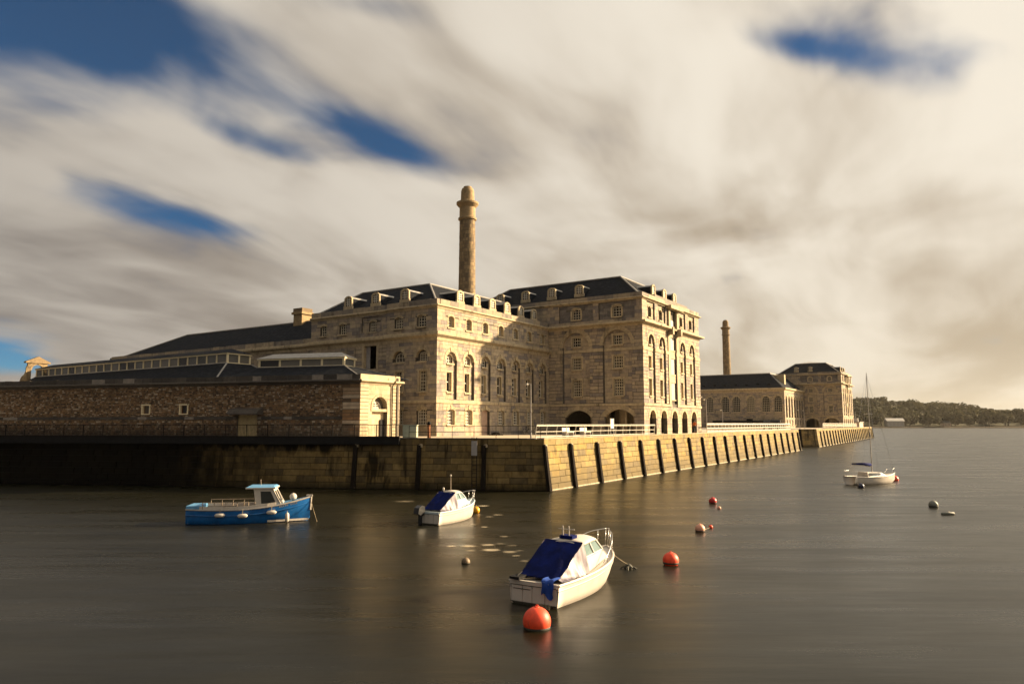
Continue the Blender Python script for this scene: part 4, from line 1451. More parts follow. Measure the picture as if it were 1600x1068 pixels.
def bell_arch():
    F = Face(-2.2, 0, 0)
    m = MB()
    ho = hole('arch', 2.2, 7.2, 9.75, 0.78)
    backing(m, F, 0.9, 3.5, 7.0, 10.0, [ho], 0.0, 0.32)
    arch_ring(m, F, ho, 0.22, -0.32, 0.04, n=11)
    part('arch', m, M_CHIM, bell)
    p = MB()
    prof = [(0.55, 9.95), (3.85, 9.95), (3.85, 10.15), (2.2, 10.95), (0.55, 10.15)]
    vs = [F.P(s, z, d) for d in (0.18, -0.5) for s, z in prof]
    n = len(prof)
    p.add(vs, [tuple(range(n)), tuple(reversed(range(n, 2 * n)))] + [(i, i + n, (i + 1) % n + n, (i + 1) % n) for i in range(n)])
    part('pediment', p, M_CHIM, bell)
    for sg in (-1, 1):
        s = MB()
        pr = [(1.3, 9.6), (1.45, 9.3), (1.45, 8.8), (1.6, 8.3), (1.95, 7.9), (2.1, 7.4), (2.1, 7.0), (1.28, 7.0)]
        vs = [F.P(2.2 + sg * a, z, d) for d in (-0.02, -0.30) for a, z in pr]
        n = len(pr)
        s.add(vs, [tuple(range(n)), tuple(reversed(range(n, 2 * n)))] + [(i, i + n, (i + 1) % n + n, (i + 1) % n) for i in range(n)])
        part('scroll', s, M_CHIM, bell)
    w = MB()
    backing(w, F, -2.5, 6.9, -0.1, 7.0, [], 0.0, 0.9)
    part('gable_wall', w, M_RUBBLE, bell)


bell_arch()

# ------------------------------------------------------------------ far building
B2 = Vector((105.2, 230, 0))
SC = 1.07
off = Vector((22.3 * math.cos(ANG) + 12.7 * math.sin(ANG), 22.3 * math.sin(ANG) - 12.7 * math.cos(ANG), 0)) * SC
far = thing('far_warehouse', 'distant stone warehouse with arcaded wing and tall end block farther along the quay', 'building', tuple(B2 - off + Vector((0, 0, BASE))), ANG)
far.scale = (SC, SC, SC)
FB = Building(far)
corner_block(FB, 6.0)


def far_wing(B):
    r = B.root
    x0, yf = -2.65, -1.77
    wall, ash = B.mb('wall', M_MORTAR), B.mb('ashlar', M_ASHLAR, 'stuff')
    trim, arch = B.mb('cornice', M_DRESS), B.mb('arch_stones', M_DRESS, 'stuff')
    Fl = Face(x0, yf, 0)
    L = 22.3 - x0
    hl = [hole('arch', 2.2 + 3.42 * i, 2.9, 9.05, 0.95) for i in range(7)] + [hole('rect', 2.2 + 3.42 * i, 0.9, 2.3, 0.6) for i in range(7)]
    backing(wall, Fl, 0, L, -0.1, 11.2, hl, -0.03)
    blocks(ash, Fl, 0, L, -0.1, 10.1, hl, -0.03, h=0.42, wm=1.0)
    for h in hl:
        if h['kind'] == 'arch':
            arch_ring(arch, Fl, h, 0.34, -0.4, 0.04)
            add_window(r, Fl, h['s'], h['z0'], -0.38, 1.9, 6.15, 'arch', 4, 10)
        else:
            add_window(r, Fl, h['s'], h['z0'], -0.2, 1.2, 1.4, nx=3, ny=3)
    Fs = Face(x0, yf + 34, -90)
    S = lambda y: 34 - y / SC
    hs = [hole('arch', S(y), 4.5, 9.0, 1.02) for y in (1.9, 5.4, 9.85, 14.2, 17.6, 22.5)] + [hole('rect', S(10.4), -0.1, 2.6, 0.9)]
    backing(wall, Fs, 0, 34, -0.1, 11.2, hs, -0.03)
    blocks(ash, Fs, 0, 34, -0.1, 10.1, hs, -0.03, h=0.42, wm=1.0)
    for h in hs:
        if h['kind'] == 'arch':
            arch_ring(arch, Fs, h, 0.36, -0.4, 0.05)
            add_window(r, Fs, h['s'], h['z0'], -0.3, 2.04, 4.5, 'arch', 4, 7)
    dm = MB()
    dm.fbox(Fs, S(10.4) - 0.9, S(10.4) + 0.9, -0.1, 2.6, -0.4, -0.3)
    part('door', dm, M_BLACK, r)
    moulding(trim, Fl, 0, L, CORNICE(10.05, 11.2, 0.55), 1, 0)
    moulding(trim, Fs, 0, 34, CORNICE(10.05, 11.2, 0.55), 0, 1)
    ro = MB()
    y1 = yf + 34
    A, Bq, Cq, D = (x0 + 0.2, yf + 0.2, 11.15), (22.3, yf + 0.2, 11.15), (x0 + 6.2, yf + 5.2, 15.6), (22.3, yf + 5.2, 15.6)
    E, Fq = (x0 + 0.2, y1, 11.15), (x0 + 6.2, y1, 15.6)
    ro.poly([A, Bq, D, Cq])
    ro.poly([A, Cq, Fq, E])
    ro.poly([Cq, D, (22.3, y1, 15.7), Fq])
    rob = part('roof', ro, M_SLATE, r)
    cap = MB()
    cap.box(x0 + 6.0, 21.0, yf + 5.0, y1 - 1, 15.55, 15.8)
    part('roof_cap', cap, M_LEAD, rob)
    st = MB()
    st.box(x0 + 8.0, x0 + 9.6, yf + 1.6, yf + 4.8, 12.5, 15.3)
    part('chimney', st, M_DRESS, rob)
    for i in range(7):
        m = MB()
        z = 12.2 + 0.15 * (i % 2)
        yy = yf + 4 + i * 3.1
        xx = x0 + 0.2 + (z - 11.15) / (4.45) * 6.0
        m.box(xx - 0.25, xx + 0.6, yy, yy + 0.8, z - 0.4, z + 0.25)
        part('roof_light', m, M_BLACK, rob)


far_wing(FB)
FB.done()


def place(F0, s, d, z=0.0):
    p = F0.P(s, z, d)
    return p


# ------------------------------------------------------------------ quay: walls, pavement, fenders
Q = Vector((2.65, 60.25, 0))
Q1A = 90 - 31.96                                     # direction angle of the sunlit wall
FQ1 = Face(Q.x, Q.y, Q1A)
LQ1 = 108.6
LD = Vector((-0.9897, 0.1430, 0))
LQ0 = 64.0
FQ0 = Face(Q.x + LD.x * LQ0, Q.y + LD.y * LQ0, math.degrees(math.atan2(-LD.y, -LD.x)))
FAR0 = Vector((72.5, 172.8, 0))
FAR1 = Vector((145.5, 293.5, 0))
fd = (FAR1 - FAR0)
LQ2 = fd.length
FQ2 = Face(FAR0.x, FAR0.y, math.degrees(math.atan2(fd.y, fd.x)))
FARL = Vector((68.4, 171.6, 0))
fe = FAR0 - FARL
FQ3 = Face(FARL.x, FARL.y, math.degrees(math.atan2(fe.y, fe.x)))
BATTER = 0.50
NROW = 8
CH = 4.20 / NROW


def bat(z):
    return BATTER * (1 - z / BASE) ** 1.25


def stone_variants(mat, k=5):
    out = []
    rng = random.Random(11)
    for i in range(k):
        m = MB()
        j = lambda a: rng.uniform(-a, a)
        # unit block: x 0..1 (scaled to length), y 0 at front plane, z 0..1
        b = 0.05
        front = [(0.010, -0.02 + j(0.008), b + j(0.012)), (0.990, -0.02 + j(0.008), b + j(0.012)), (0.990, -0.02 + j(0.008), 1 - b + j(0.012)), (0.010, -0.02 + j(0.008), 1 - b + j(0.012))]
        mid = [(0.004, 0.012, 0.03), (0.996, 0.012, 0.03), (0.996, 0.012, 0.97), (0.004, 0.012, 0.97)]
        back = [(0.004, 0.34, 0.03), (0.996, 0.34, 0.03), (0.996, 0.34, 0.97), (0.004, 0.34, 0.97)]
        m.add(front + mid + back, [(0, 1, 2, 3), (4, 5, 1, 0), (5, 6, 2, 1), (6, 7, 3, 2), (7, 4, 0, 3), (8, 9, 5, 4), (9, 10, 6, 5), (10, 11, 7, 6), (11, 8, 4, 7)])
        out.append(m)
    return out


SV = stone_variants(None)


def quay_wall(name, label, F, L, mat, limit, near_first, seed, m0=0.0, m1=0.0, bright_line=True):
    t = thing(name, label, 'quay wall', (0, 0, 0))
    core = MB()
    pr = [(bat(z) - 0.07, z) for z in np.linspace(-1.0, 4.2, 8)]
    pr[0] = (bat(0) - 0.05, -1.0)
    prof = pr + [(-1.2, 4.2), (-1.2, -1.0)]
    moulding(core, F, 0.0, L, prof, m0, m1)
    part('core', core, M_MORTAR if mat is M_QUAY else M_BLACK, t)
    rng = random.Random(seed)
    todo = []
    for r in range(NROW):
        z0, z1 = CH * r, CH * (r + 1)
        d0, d1 = bat(z0), bat(z1)
        a, b = -d1 * m0, L + d1 * m1
        s = a
        first = True
        while s < b - 0.01:
            w = rng.uniform(0.85, 1.75) * (0.6 if first and r % 2 else 1)
            first = False
            e = s + w
            if b - e < 0.5:
                e = b
            todo.append((s, e, z0, z1, d0, d1, r))
            s = e
    todo.sort(key=lambda q: (q[0] if near_first == 'start' else -q[0]))
    rest = MB()
    meshes = {}
    for i, (s, e, z0, z1, d0, d1, r) in enumerate(todo):
        v = rng.randrange(len(SV))
        bump = rng.uniform(-0.015, 0.02)
        if i < limit:
            key = (v, r)
            if key not in meshes:
                q = MB()
                sl = (d0 - d1)
                q.v = [(x, y + z * sl, z * CH) for (x, y, z) in SV[v].v]
                q.f, q.m = SV[v].f, SV[v].m
                meshes[key] = q.mesh('stone', mat)
            o = link('stone', meshes[key], t, F.P(s, z0, d0 + bump), F.a)
            o.scale = (e - s, 1, 1)
        else:
            vs = [F.P(s + x * (e - s), z0 + z * CH, d0 + bump - (y + z * (d0 - d1))) for (x, y, z) in SV[v].v]
            rest.add(vs, SV[v].f)
    if rest.v:
        part('stonework', rest, mat, t, kind='stuff')
    cp = MB()
    s = -0.0
    while s < L:
        e = min(L, s + rng.uniform(1.2, 1.9))
        if L - e < 0.5:
            e = L
        cp.fbox(F, s + 0.008, e - 0.008, 4.20, 4.262 + rng.uniform(0, 0.008), -0.75, 0.035)
        s = e
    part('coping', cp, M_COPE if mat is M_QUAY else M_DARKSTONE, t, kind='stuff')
    if bright_line:
        to = MB()  # pale strip added to draw the bright reflection and wash line at the waterline
        moulding(to, F, 0, L, [(bat(0) - 0.05, -0.5), (bat(0) + 0.10, -0.5), (bat(0) + 0.09, 0.07), (bat(0) + 0.02, 0.10), (bat(0) - 0.05, 0.10)], m0, m1)
        part('bright_line', to, M_BRIGHT_LINE, t)
    return t


quay_wall('quay_wall', 'sunlit yellow stone quay wall with a leaning face running away to the right', FQ1, LQ1, M_QUAY, 300, 'start', 31, 0.6, 0.0)
quay_wall('quay_wall', 'dark weedy stone quay wall in shade left of the quay corner', FQ0, LQ0, M_QUAYDARK, 300, 'end', 32, 0.0, 0.6, bright_line=False)
quay_wall('quay_wall', 'far stone quay wall lined with close dark fenders beyond the dock gap', FQ2, LQ2, M_QUAY, 0, 'start', 33, 0.3, 0.0)
quay_wall('quay_wall', 'short shaded stone end of the far quay facing the dock gap', FQ3, fe.length, M_QUAYDARK, 0, 'start', 34, 0.0, 0.3, bright_line=False)

# side of the first quay round the dock gap
e1q = FQ1.P(LQ1, 0, 0)
FQ4 = Face(e1q[0], e1q[1], Q1A + 90)
quay_wall('quay_wall', 'hidden return of the sunlit quay wall along the dock gap', FQ4, 40, M_QUAYDARK, 0, 'start', 35, 0.0, 0.0, bright_line=False)

pv = MB()
inset = lambda F, s: F.P(s, BASE, -0.6)
c1 = inset(FQ1, 0.8)
p4 = FQ4.P(40, BASE, -0.6)
pv.poly([inset(FQ0, 0), inset(FQ0, LQ0 - 0.6), c1, inset(FQ1, LQ1 - 0.6), p4, (-150, 320, BASE), (-170, 100, BASE)])
structure('quay_pavement', pv, M_PAVE)
pv = MB()
p5 = (FARL.x - 60, FARL.y + 38)
pv.poly([FQ3.P(0.5, BASE, -0.6), FQ3.P(fe.length, BASE, -0.6), inset(FQ2, 0.6), inset(FQ2, LQ2 - 0.6), (145.5 - 90, 293.5 + 60, BASE), (p5[0], p5[1], BASE)])
structure('far_pavement', pv, M_PAVE)


def fender_meshes():
    post, cap = MB(), MB()
    w = 0.17
    zs = np.linspace(-0.4, 3.62, 9)
    pts = [(z, -bat(max(z, 0)) - 0.02) for z in zs]
    for i in range(8):
        (za, ya), (zb, yb) = pts[i], pts[i + 1]
        wa, wb = w * (1.15 - 0.03 * i), w * (1.15 - 0.03 * (i + 1))
        vs = [(-wa, ya - 0.30, za), (wa, ya - 0.30, za), (wa, ya, za), (-wa, ya, za), (-wb, yb - 0.30, zb), (wb, yb - 0.30, zb), (wb, yb, zb), (-wb, yb, zb)]
        fs = [(0, 1, 5, 4), (1, 2, 6, 5), (3, 0, 4, 7)]
        if i == 0:
            fs.append((0, 3, 2, 1))
        post.add(vs, fs)
    z, y = pts[-1]
    t = w * 0.9
    post.add([(-t, y - 0.3, z), (t, y - 0.3, z), (t, y, z), (-t, y, z), (-t * 0.6, y - 0.2, z + 0.14), (t * 0.6, y - 0.2, z + 0.14), (t * 0.6, y, z + 0.14), (-t * 0.6, y, z + 0.14)],
             [(0, 1, 5, 4), (1, 2, 6, 5), (3, 0, 4, 7), (4, 5, 6, 7)])
    cap.box(-0.02, 0.26, y - 0.26, y + 0.02, z - 0.12, z + 0.10)  # pale block painting the sunlit upper corner of the post
    cap.box(0.02, 0.22, y - 0.20, y + 0.01, z + 0.10, z + 0.16)
    return post.mesh('post', M_TIMBER), cap.mesh('cap', M_COPE)  # cap: pale block painting the sunlit top of the post


FM = fender_meshes()


def fender(F, s, label, group):
    t = thing('timber_fender', label, 'fender', F.P(s, 0, 0), F.a, group)
    link('post', FM[0], t)
    link('cap', FM[1], t)  # painted sunlit top of the post
    return t


for i in range(20):
    s = 4.42 + 5.38 * i
    fender(FQ1, s, f'dark leaning timber fender, {ORD[i]} from the corner along the sunlit quay wall', 'timber fenders on the sunlit quay wall')
fender(FQ1, -0.25, 'dark upright timber fender right at the quay corner between shade and sun', 'timber fenders by the corner')
for i, q in enumerate((5.0, 10.58, 16.2)):
    fender(FQ0, LQ0 - q, f'dark timber fender with a painted sunlit top, {ORD[i]} left of the corner on the shaded quay wall', 'timber fenders on the shaded quay wall')
n2 = 26
for i in range(n2):
    fender(FQ2, 4.5 + (LQ2 - 5) * i / (n2 - 1), f'thin dark fender, {ORD[i]} along the far quay wall beyond the dock gap', 'timber fenders on the far quay wall')

# dark raised walkway along the left quay edge
wk = thing('walkway', 'dark narrow walkway deck overhanging the shaded quay wall at left', 'walkway', (0, 0, 0))
m = MB()
m.fbox(FQ0, 0, LQ0 - 12.3, 3.72, 4.30, -1.2, 0.42)
part('deck', m, M_BLACK, wk)
m = MB()
m.fbox(FQ0, 0, LQ0 - 12.25, 4.30, 4.38, 0.36, 0.44)
part('kerb', m, M_TIMBER, wk)

# ------------------------------------------------------------------ railings
def railing(name, label, F, s0, s1, step, z0, h, d, mat, rails, r=0.03, bars=0.0, lean=0.0, posts_r=0.035):
    t = thing(name, label, 'railing', (0, 0, 0))
    n = max(1, round((s1 - s0) / step))
    pm = MB()
    pm.tube([(0, 0, 0), (0, -lean * 0.2, h * 0.55), (0, -lean, h)], posts_r, 6)
    pm.box(-0.08, 0.08, -0.08, 0.08, 0, 0.03)
    me = pm.mesh('post', mat)
    for i in range(n + 1):
        link('post', me, t, F.P(s0 + (s1 - s0) * i / n, z0, d), F.a)
    for f in rails:
        rm = MB()
        dd = d + lean * (f if f > 0.5 else f * 0.4)
        rm.tube([F.P(s0, z0 + h * f, dd), F.P(s1, z0 + h * f, dd)], r, 6)
        part('rail', rm, mat, t)
    if bars:
        bm = MB()
        k = int((s1 - s0) / bars)
        for i in range(k + 1):
            s = s0 + bars * i
            bm.fbox(F, s - 0.009, s + 0.009, z0 + h * min(rails), z0 + h * max(rails), d - 0.01, d + 0.01)
        part('bars', bm, mat, t, kind='stuff')
    return t


railing('railing', 'white tubular railing along the sunlit quay edge in front of the big block', FQ1, -0.6, 26.4, 1.8, BASE, 1.13, -0.45, M_WHITE, (1.0, 0.92, 0.5, 0.12), 0.024, lean=0.12)
railing('railing', 'thin dark railing at the top of the shaded quay wall left of the corner', FQ0, LQ0 - 11.6, LQ0 - 0.3, 1.9, BASE, 1.05, -0.2, M_BLACK, (1.0, 0.5), 0.02, posts_r=0.022)
railing('railing', 'black barred railing along the dark walkway at far left', FQ0, 0.2, LQ0 - 12.35, 2.0, 4.30, 1.08, 0.30, M_BLACK, (1.0, 0.08), 0.032, bars=0.13, posts_r=0.035)
railing('railing', 'distant white railing with many bars on the quay before the arcaded building', FQ1, 46.3, 102.5, 1.8, BASE, 1.25, -0.4, M_WHITE, (1.0, 0.9, 0.5, 0.12), 0.05, bars=0.6, posts_r=0.06)
railing('railing', 'faraway pale railing along the far quay beyond the dock gap', FQ2, 14.0, 92.0, 2.6, BASE, 1.3, -0.5, M_WHITE, (1.0, 0.7, 0.4), 0.07, posts_r=0.07)


# ------------------------------------------------------------------ street furniture on the quay
def lamp_post(loc, h, label, mat, arm=None, two=False, group='lamp posts'):
    t = thing('lamp_post', label, 'lamp post', loc, 0, group)
    m = MB()
    m.tube([(0, 0, 0), (0, 0, 0.5), (0, 0, 0.55), (0, 0, h)], [0.075, 0.07, 0.045, 0.03], 8)
    part('pole', m, mat, t)
    ends = [(-0.32, 0)] if not two else [(-0.6, 0), (0.6, 0)]
    for (x, y) in ends:
        a = MB()
        a.tube([(0, 0, h - 0.05), (x * 0.6, y, h + 0.08), (x, y, h + 0.06)], 0.025, 6)
        part('arm', a, mat, t)
        l = MB()
        l.lathe([(0.03, 0.06), (0.10, 0.02), (0.12, -0.06), (0.07, -0.13), (0.02, -0.14)], 10, x, y)
        part('lamp_head', l, M_WHITE, t, smooth=True, loc=(0, 0, h + 0.02))
    return t


lp = FQ0.P(LQ0 - 1.15, BASE, -0.55)
lamp_post(lp, 4.55, 'tall slim pale lamp post near the quay corner before the wing', M_GREYDOOR)
for (s, h, lab, two, d) in ((45.8, 4.9, 'distant slender lamp post with two heads at the right edge of the big block', True, -1.5), (56.5, 4.9, 'distant pale lamp post in front of the second arched window', False, -3.5), (74.0, 3.6, 'short distant lamp post between the arched windows of the far wing', False, -6)):
    lamp_post(FQ1.P(s, BASE, d), h, lab, M_GREYDOOR, two=two)
for (s, lab) in ((2.0, 'faraway lamp post before the left ground arch of the far block'), (9.0, 'faraway lamp post between the ground arches of the far block')):
    lamp_post(FQ2.P(s, BASE, -4), 4.6, lab, M_GREYDOOR)

# utility cabinet
cb = thing('utility_cabinet', 'pale green grey utility cabinet standing right of the gatehouse', 'cabinet', FQ0.P(LQ0 - 11.9, BASE, -1.6), FQ0.a)
m = MB()
m.box(-0.62, 0.62, -0.25, 0.25, 0.05, 1.08)
m.box(-0.66, 0.66, -0.29, 0.29, 1.08, 1.14)
part('body', m, M_CABINET, cb)
for x in (-0.31, 0.31):
    m = MB()
    m.box(x - 0.29, x + 0.29, -0.275, -0.25, 0.1, 1.04)
    part('door', m, M_CABINET, cb)
m = MB()
m.box(-0.6, 0.6, -0.23, 0.23, 0, 0.05)
part('plinth', m, M_BLACK, cb)

# rusty mooring post
mp = thing('mooring_post', 'rusty iron post with a dark cap standing by the thin railing', 'post', FQ0.P(LQ0 - 9.95, BASE, -0.55))
m = MB()
m.lathe([(0.16, 0), (0.15, 0.1), (0.13, 0.15), (0.13, 1.15)], 12)
part('shaft', m, M_RUST, mp, smooth=True)
m = MB()
m.lathe([(0.17, 1.15), (0.18, 1.25), (0.15, 1.38), (0.06, 1.42)], 12)
part('cap', m, M_BLACK, mp, smooth=True)

# white benches behind the white railing
def bench(loc, rz, label):
    t = thing('bench', label, 'bench', loc, rz, 'white benches on the quay')
    for i in range(3):
        m = MB()
        m.box(-0.75, 0.75, -0.25 + i * 0.17, -0.25 + i * 0.17 + 0.15, 0.42, 0.47)
        part('seat_slat', m, M_WHITE, t)
    for i in range(2):
        m = MB()
        m.box(-0.75, 0.75, 0.25 + 0.02 * i, 0.29 + 0.02 * i, 0.55 + i * 0.16, 0.69 + i * 0.16)
        part('back_slat', m, M_WHITE, t)
    for x in (-0.6, 0.6):
        m = MB()
        m.box(x - 0.04, x + 0.04, -0.25, 0.25, 0.0, 0.42)
        m.box(x - 0.04, x + 0.04, 0.29, 0.34, 0.0, 0.88)
        part('leg', m, M_GREYDOOR, t)
    return t


bench(FQ1.P(8.6, BASE, -2.2), FQ1.a, 'white slatted bench before the left ground arch of the big block')
bench(FQ1.P(12.3, BASE, -2.2), FQ1.a, 'white slatted bench before the right ground arch of the big block')

# notice board on the quay
nb = thing('notice_board', 'small white notice board standing before the right ground arch of the big block', 'sign', FQ1.P(17.3, BASE, -1.6), FQ1.a)
m = MB()
m.box(-0.45, 0.45, -0.03, 0.03, 0.75, 1.75)
part('panel', m, M_WHITE, nb)
for x in (-0.4, 0.4):
    m = MB()
    m.box(x - 0.03, x + 0.03, -0.05, 0.05, 0, 1.8)
    part('leg', m, M_GREYDOOR, nb)


def bicycle(loc, rz, label, mat):
    t = thing('bicycle', label, 'bicycle', loc, rz, 'bicycles leaning by the wing')
    for x in (-0.52, 0.52):
        m = MB()
        m.tube([(x + 0.33 * math.cos(a), 0, 0.34 + 0.33 * math.sin(a)) for a in np.linspace(0, 2 * math.pi, 17)], 0.022, 5, caps=False)
        w = part('wheel', m, M_BLACK, t)
        s = MB()
        for a in np.linspace(0, math.pi, 5)[:-1]:
            s.tube([(x - 0.32 * math.cos(a), 0, 0.34 - 0.32 * math.sin(a)), (x + 0.32 * math.cos(a), 0, 0.34 + 0.32 * math.sin(a))], 0.006, 4)
        part('spokes', s, M_STEEL, w)
    m = MB()
    for p, q in (((-0.52, 0, 0.34), (-0.05, 0, 0.32)), ((-0.52, 0, 0.34), (-0.2, 0, 0.8)), ((-0.05, 0, 0.32), (-0.2, 0, 0.85)), ((-0.18, 0, 0.78), (0.38, 0, 0.82)), ((-0.05, 0, 0.32), (0.4, 0, 0.75)), ((0.36, 0, 0.92), (0.52, 0, 0.34))):
        m.tube([p, q], 0.02, 5)
    part('frame', m, mat, t)
    m = MB()
    m.box(-0.32, -0.08, -0.06, 0.06, 0.85, 0.9)
    part('saddle', m, M_BLACK, t)
    m = MB()
    m.tube([(0.3, -0.25, 0.98), (0.36, 0, 0.96), (0.3, 0.25, 0.98)], 0.018, 5)
    part('handlebar', m, M_BLACK, t)
    return t


wf = Face(-7.55, 72, 56.8)
bicycle(wf.P(15.6, BASE, 0.9), wf.a, 'dark bicycle leaning by the wing, left of two', M_BLACK)
bicycle(wf.P(17.6, BASE, 1.1), wf.a, 'rust coloured bicycle leaning by the wing, right of two', M_RUST)

# heap of nets by the wing door
nt = thing('net_heap', 'dark low heap of netting on the pavement below the wing door', 'heap', wf.P(8.2, BASE, 1.6), wf.a)
m = MB()
rr = random.Random(5)
for i in range(26):
    cx, cy = rr.gauss(0, 0.45), rr.gauss(0, 0.22)
    z = max(0.04, 0.32 - 0.5 * math.hypot(cx * 0.8, cy))
    m.tube([(cx + 0.2 * math.cos(a), cy + 0.14 * math.sin(a), z + 0.04 * math.sin(2 * a + i)) for a in np.linspace(0, 6.28, 9)], 0.045, 5, caps=False)
part('coils', m, M_TIMBER, nt)

# metal ladder/plate on the shaded wall
ld = thing('ladder', 'narrow blue grey metal ladder fixed to the shaded quay wall', 'ladder', FQ0.P(LQ0 - 5.75, 0, 0.62), FQ0.a)
for x in (-0.2, 0.2):
    m = MB()
    m.box(x - 0.03, x + 0.03, -0.03, 0.03, -0.3, 4.35)
    part('rail', m, M_BLACK, ld)
for i in range(13):
    m = MB()
    m.box(-0.2, 0.2, -0.02, 0.02, 0.1 + i * 0.32, 0.14 + i * 0.32)
    part('rung', m, M_BLACK, ld)
m = MB()
m.box(-0.24, 0.24, -0.08, -0.04, 2.85, 4.05)
part('plate', m, M_GREYDOOR, ld)

# dark boxy van near the end of the sunlit quay
M_VAN = plain('dark_van_paint', (0.012, 0.012, 0.014), 0.35, 0.1)
vn = thing('parked_van', 'black boxy van parked at the far end of the sunlit quay', 'van', FQ1.P(101.5, BASE, -4.0), FQ1.a + R(35))
m = MB()
prof = [(-2.4, 0.35), (2.3, 0.35), (2.45, 0.55), (2.4, 0.95), (1.75, 1.15), (1.25, 1.95), (-2.3, 2.05), (-2.42, 1.8)]
m.prism(prof, -0.92, 0.92)
part('body', m, M_VAN, vn)
for x in (-1.55, 1.55):
    for y in (-0.85, 0.85):
        w = MB()
        w.tube([(x, y - 0.1, 0.33), (x, y + 0.1, 0.33)], 0.33, 14)
        part('wheel', w, M_BLACK, vn)
for y in (-0.925, 0.925):
    w = MB()
    w.add([(0.5, y, 1.2), (1.55, y, 1.2), (1.15, y, 1.8), (0.5, y, 1.85)], [(0, 1, 2, 3)])
    part('window', w, M_GLASSD, vn)

# dark awning along the arcaded building
aw = thing('awning', 'long dark awning low along the front of the arcaded far wing', 'awning', far.location, ANG)
F = Face(-2.65 * SC - 2.4, -1.77 * SC + 22, -90)
m = MB()
m.fbox(F, 1.0, 21.0, 1.7, 2.25, -2.0, 0.0)
part('canopy', m, M_BLACK, aw)
for i in range(9):
    m = MB()
    m.fbox(F, 1.2 + i * 2.4, 1.3 + i * 2.4, 0.0, 1.7, -0.2, -0.1)
    part('post', m, M_GREYDOOR, aw)


# ------------------------------------------------------------------ person on the quay
def skin_obj(name, verts, edges, radii, mat, parent, root=0, sub=1):
    me = bpy.data.meshes.new(name)
    me.from_pydata(verts, edges, [])
    o = bpy.data.objects.new(name, me)
    C.objects.link(o)
    o.parent = parent
    o.modifiers.new('skin', 'SKIN')
    for i, rv in enumerate(radii):
        me.skin_vertices[0].data[i].radius = rv if isinstance(rv, tuple) else (rv, rv)
        me.skin_vertices[0].data[i].use_root = (i == root)
    s = o.modifiers.new('sub', 'SUBSURF')
    s.levels = s.render_levels = sub
    me.materials.append(mat)
    return o


M_SKIN = plain('skin', (0.42, 0.24, 0.16), 0.6, 0.05)
M_ORANGE = plain('orange_jacket', (0.55, 0.13, 0.03), 0.75, 0.1)
M_JEANS = plain('dark_trousers', (0.03, 0.032, 0.04), 0.8, 0.1)
M_HAIR = plain('dark_hair', (0.03, 0.02, 0.015), 0.7, 0.2)
ps = thing('person', 'small distant person in an orange top walking past the right edge of the big block', 'person', FQ1.P(43.5, BASE, -1.2), FQ1.a + R(20))
V = [(0, 0, 0.93), (0, 0, 1.12), (0, 0, 1.36), (0, 0, 1.47), (0.01, 0, 1.53), (0.02, 0, 1.63), (0.01, 0, 1.71),
     (0, 0.10, 0.90), (0.10, 0.10, 0.50), (0.05, 0.10, 0.09), (0.17, 0.10, 0.04),
     (0, -0.10, 0.90), (-0.04, -0.10, 0.50), (-0.22, -0.10, 0.12), (-0.13, -0.10, 0.04),
     (0, 0.19, 1.38), (-0.07, 0.23, 1.12), (0.02, 0.23, 0.88), (0.05, 0.23, 0.80),
     (0, -0.19, 1.38), (0.06, -0.23, 1.12), (0.20, -0.22, 0.92), (0.25, -0.22, 0.85)]
Ed = [(0, 1), (1, 2), (2, 3), (3, 4), (4, 5), (5, 6), (0, 7), (7, 8), (8, 9), (9, 10), (0, 11), (11, 12), (12, 13), (13, 14), (2, 15), (15, 16), (16, 17), (17, 18), (2, 19), (19, 20), (20, 21), (21, 22)]
Ra = [(0.15, 0.11), (0.14, 0.10), (0.17, 0.11), 0.06, 0.055, 0.10, 0.08, 0.09, 0.065, 0.045, 0.04, 0.09, 0.065, 0.045, 0.04, 0.06, 0.05, 0.04, 0.035, 0.06, 0.05, 0.04, 0.035]
skin_obj('body', V, Ed, Ra, M_SKIN, ps)
skin_obj('jacket', [(0, 0, 0.90), (0, 0, 1.12), (0, 0, 1.37), (0, 0, 1.45), (0, 0.19, 1.38), (-0.07, 0.23, 1.12), (0.01, 0.23, 0.92), (0, -0.19, 1.38), (0.06, -0.23, 1.12), (0.18, -0.22, 0.95)],
         [(0, 1), (1, 2), (2, 3), (2, 4), (4, 5), (5, 6), (2, 7), (7, 8), (8, 9)], [(0.18, 0.14), (0.165, 0.125), (0.195, 0.135), 0.08, 0.08, 0.068, 0.055, 0.08, 0.068, 0.055], M_ORANGE, ps)
skin_obj('trousers', [(0, 0, 0.96), (0, 0.10, 0.88), (0.10, 0.10, 0.50), (0.05, 0.10, 0.12), (0, -0.10, 0.88), (-0.04, -0.10, 0.50), (-0.21, -0.10, 0.15)],
         [(0, 1), (1, 2), (2, 3), (0, 4), (4, 5), (5, 6)], [(0.165, 0.125), 0.108, 0.08, 0.066, 0.108, 0.08, 0.066], M_JEANS, ps)
m = MB()
m.lathe([(0.02, 1.60), (0.10, 1.62), (0.118, 1.70), (0.09, 1.79), (0.02, 1.81)], 12, -0.015, 0)
part('hair', m, M_HAIR, ps, smooth=True)

# ------------------------------------------------------------------ water
m = MB()
m.poly([(-3000, -400, 0), (4000, -400, 0), (4000, 4000, 0), (-3000, 4000, 0)])
structure('water', m, M_WATER)

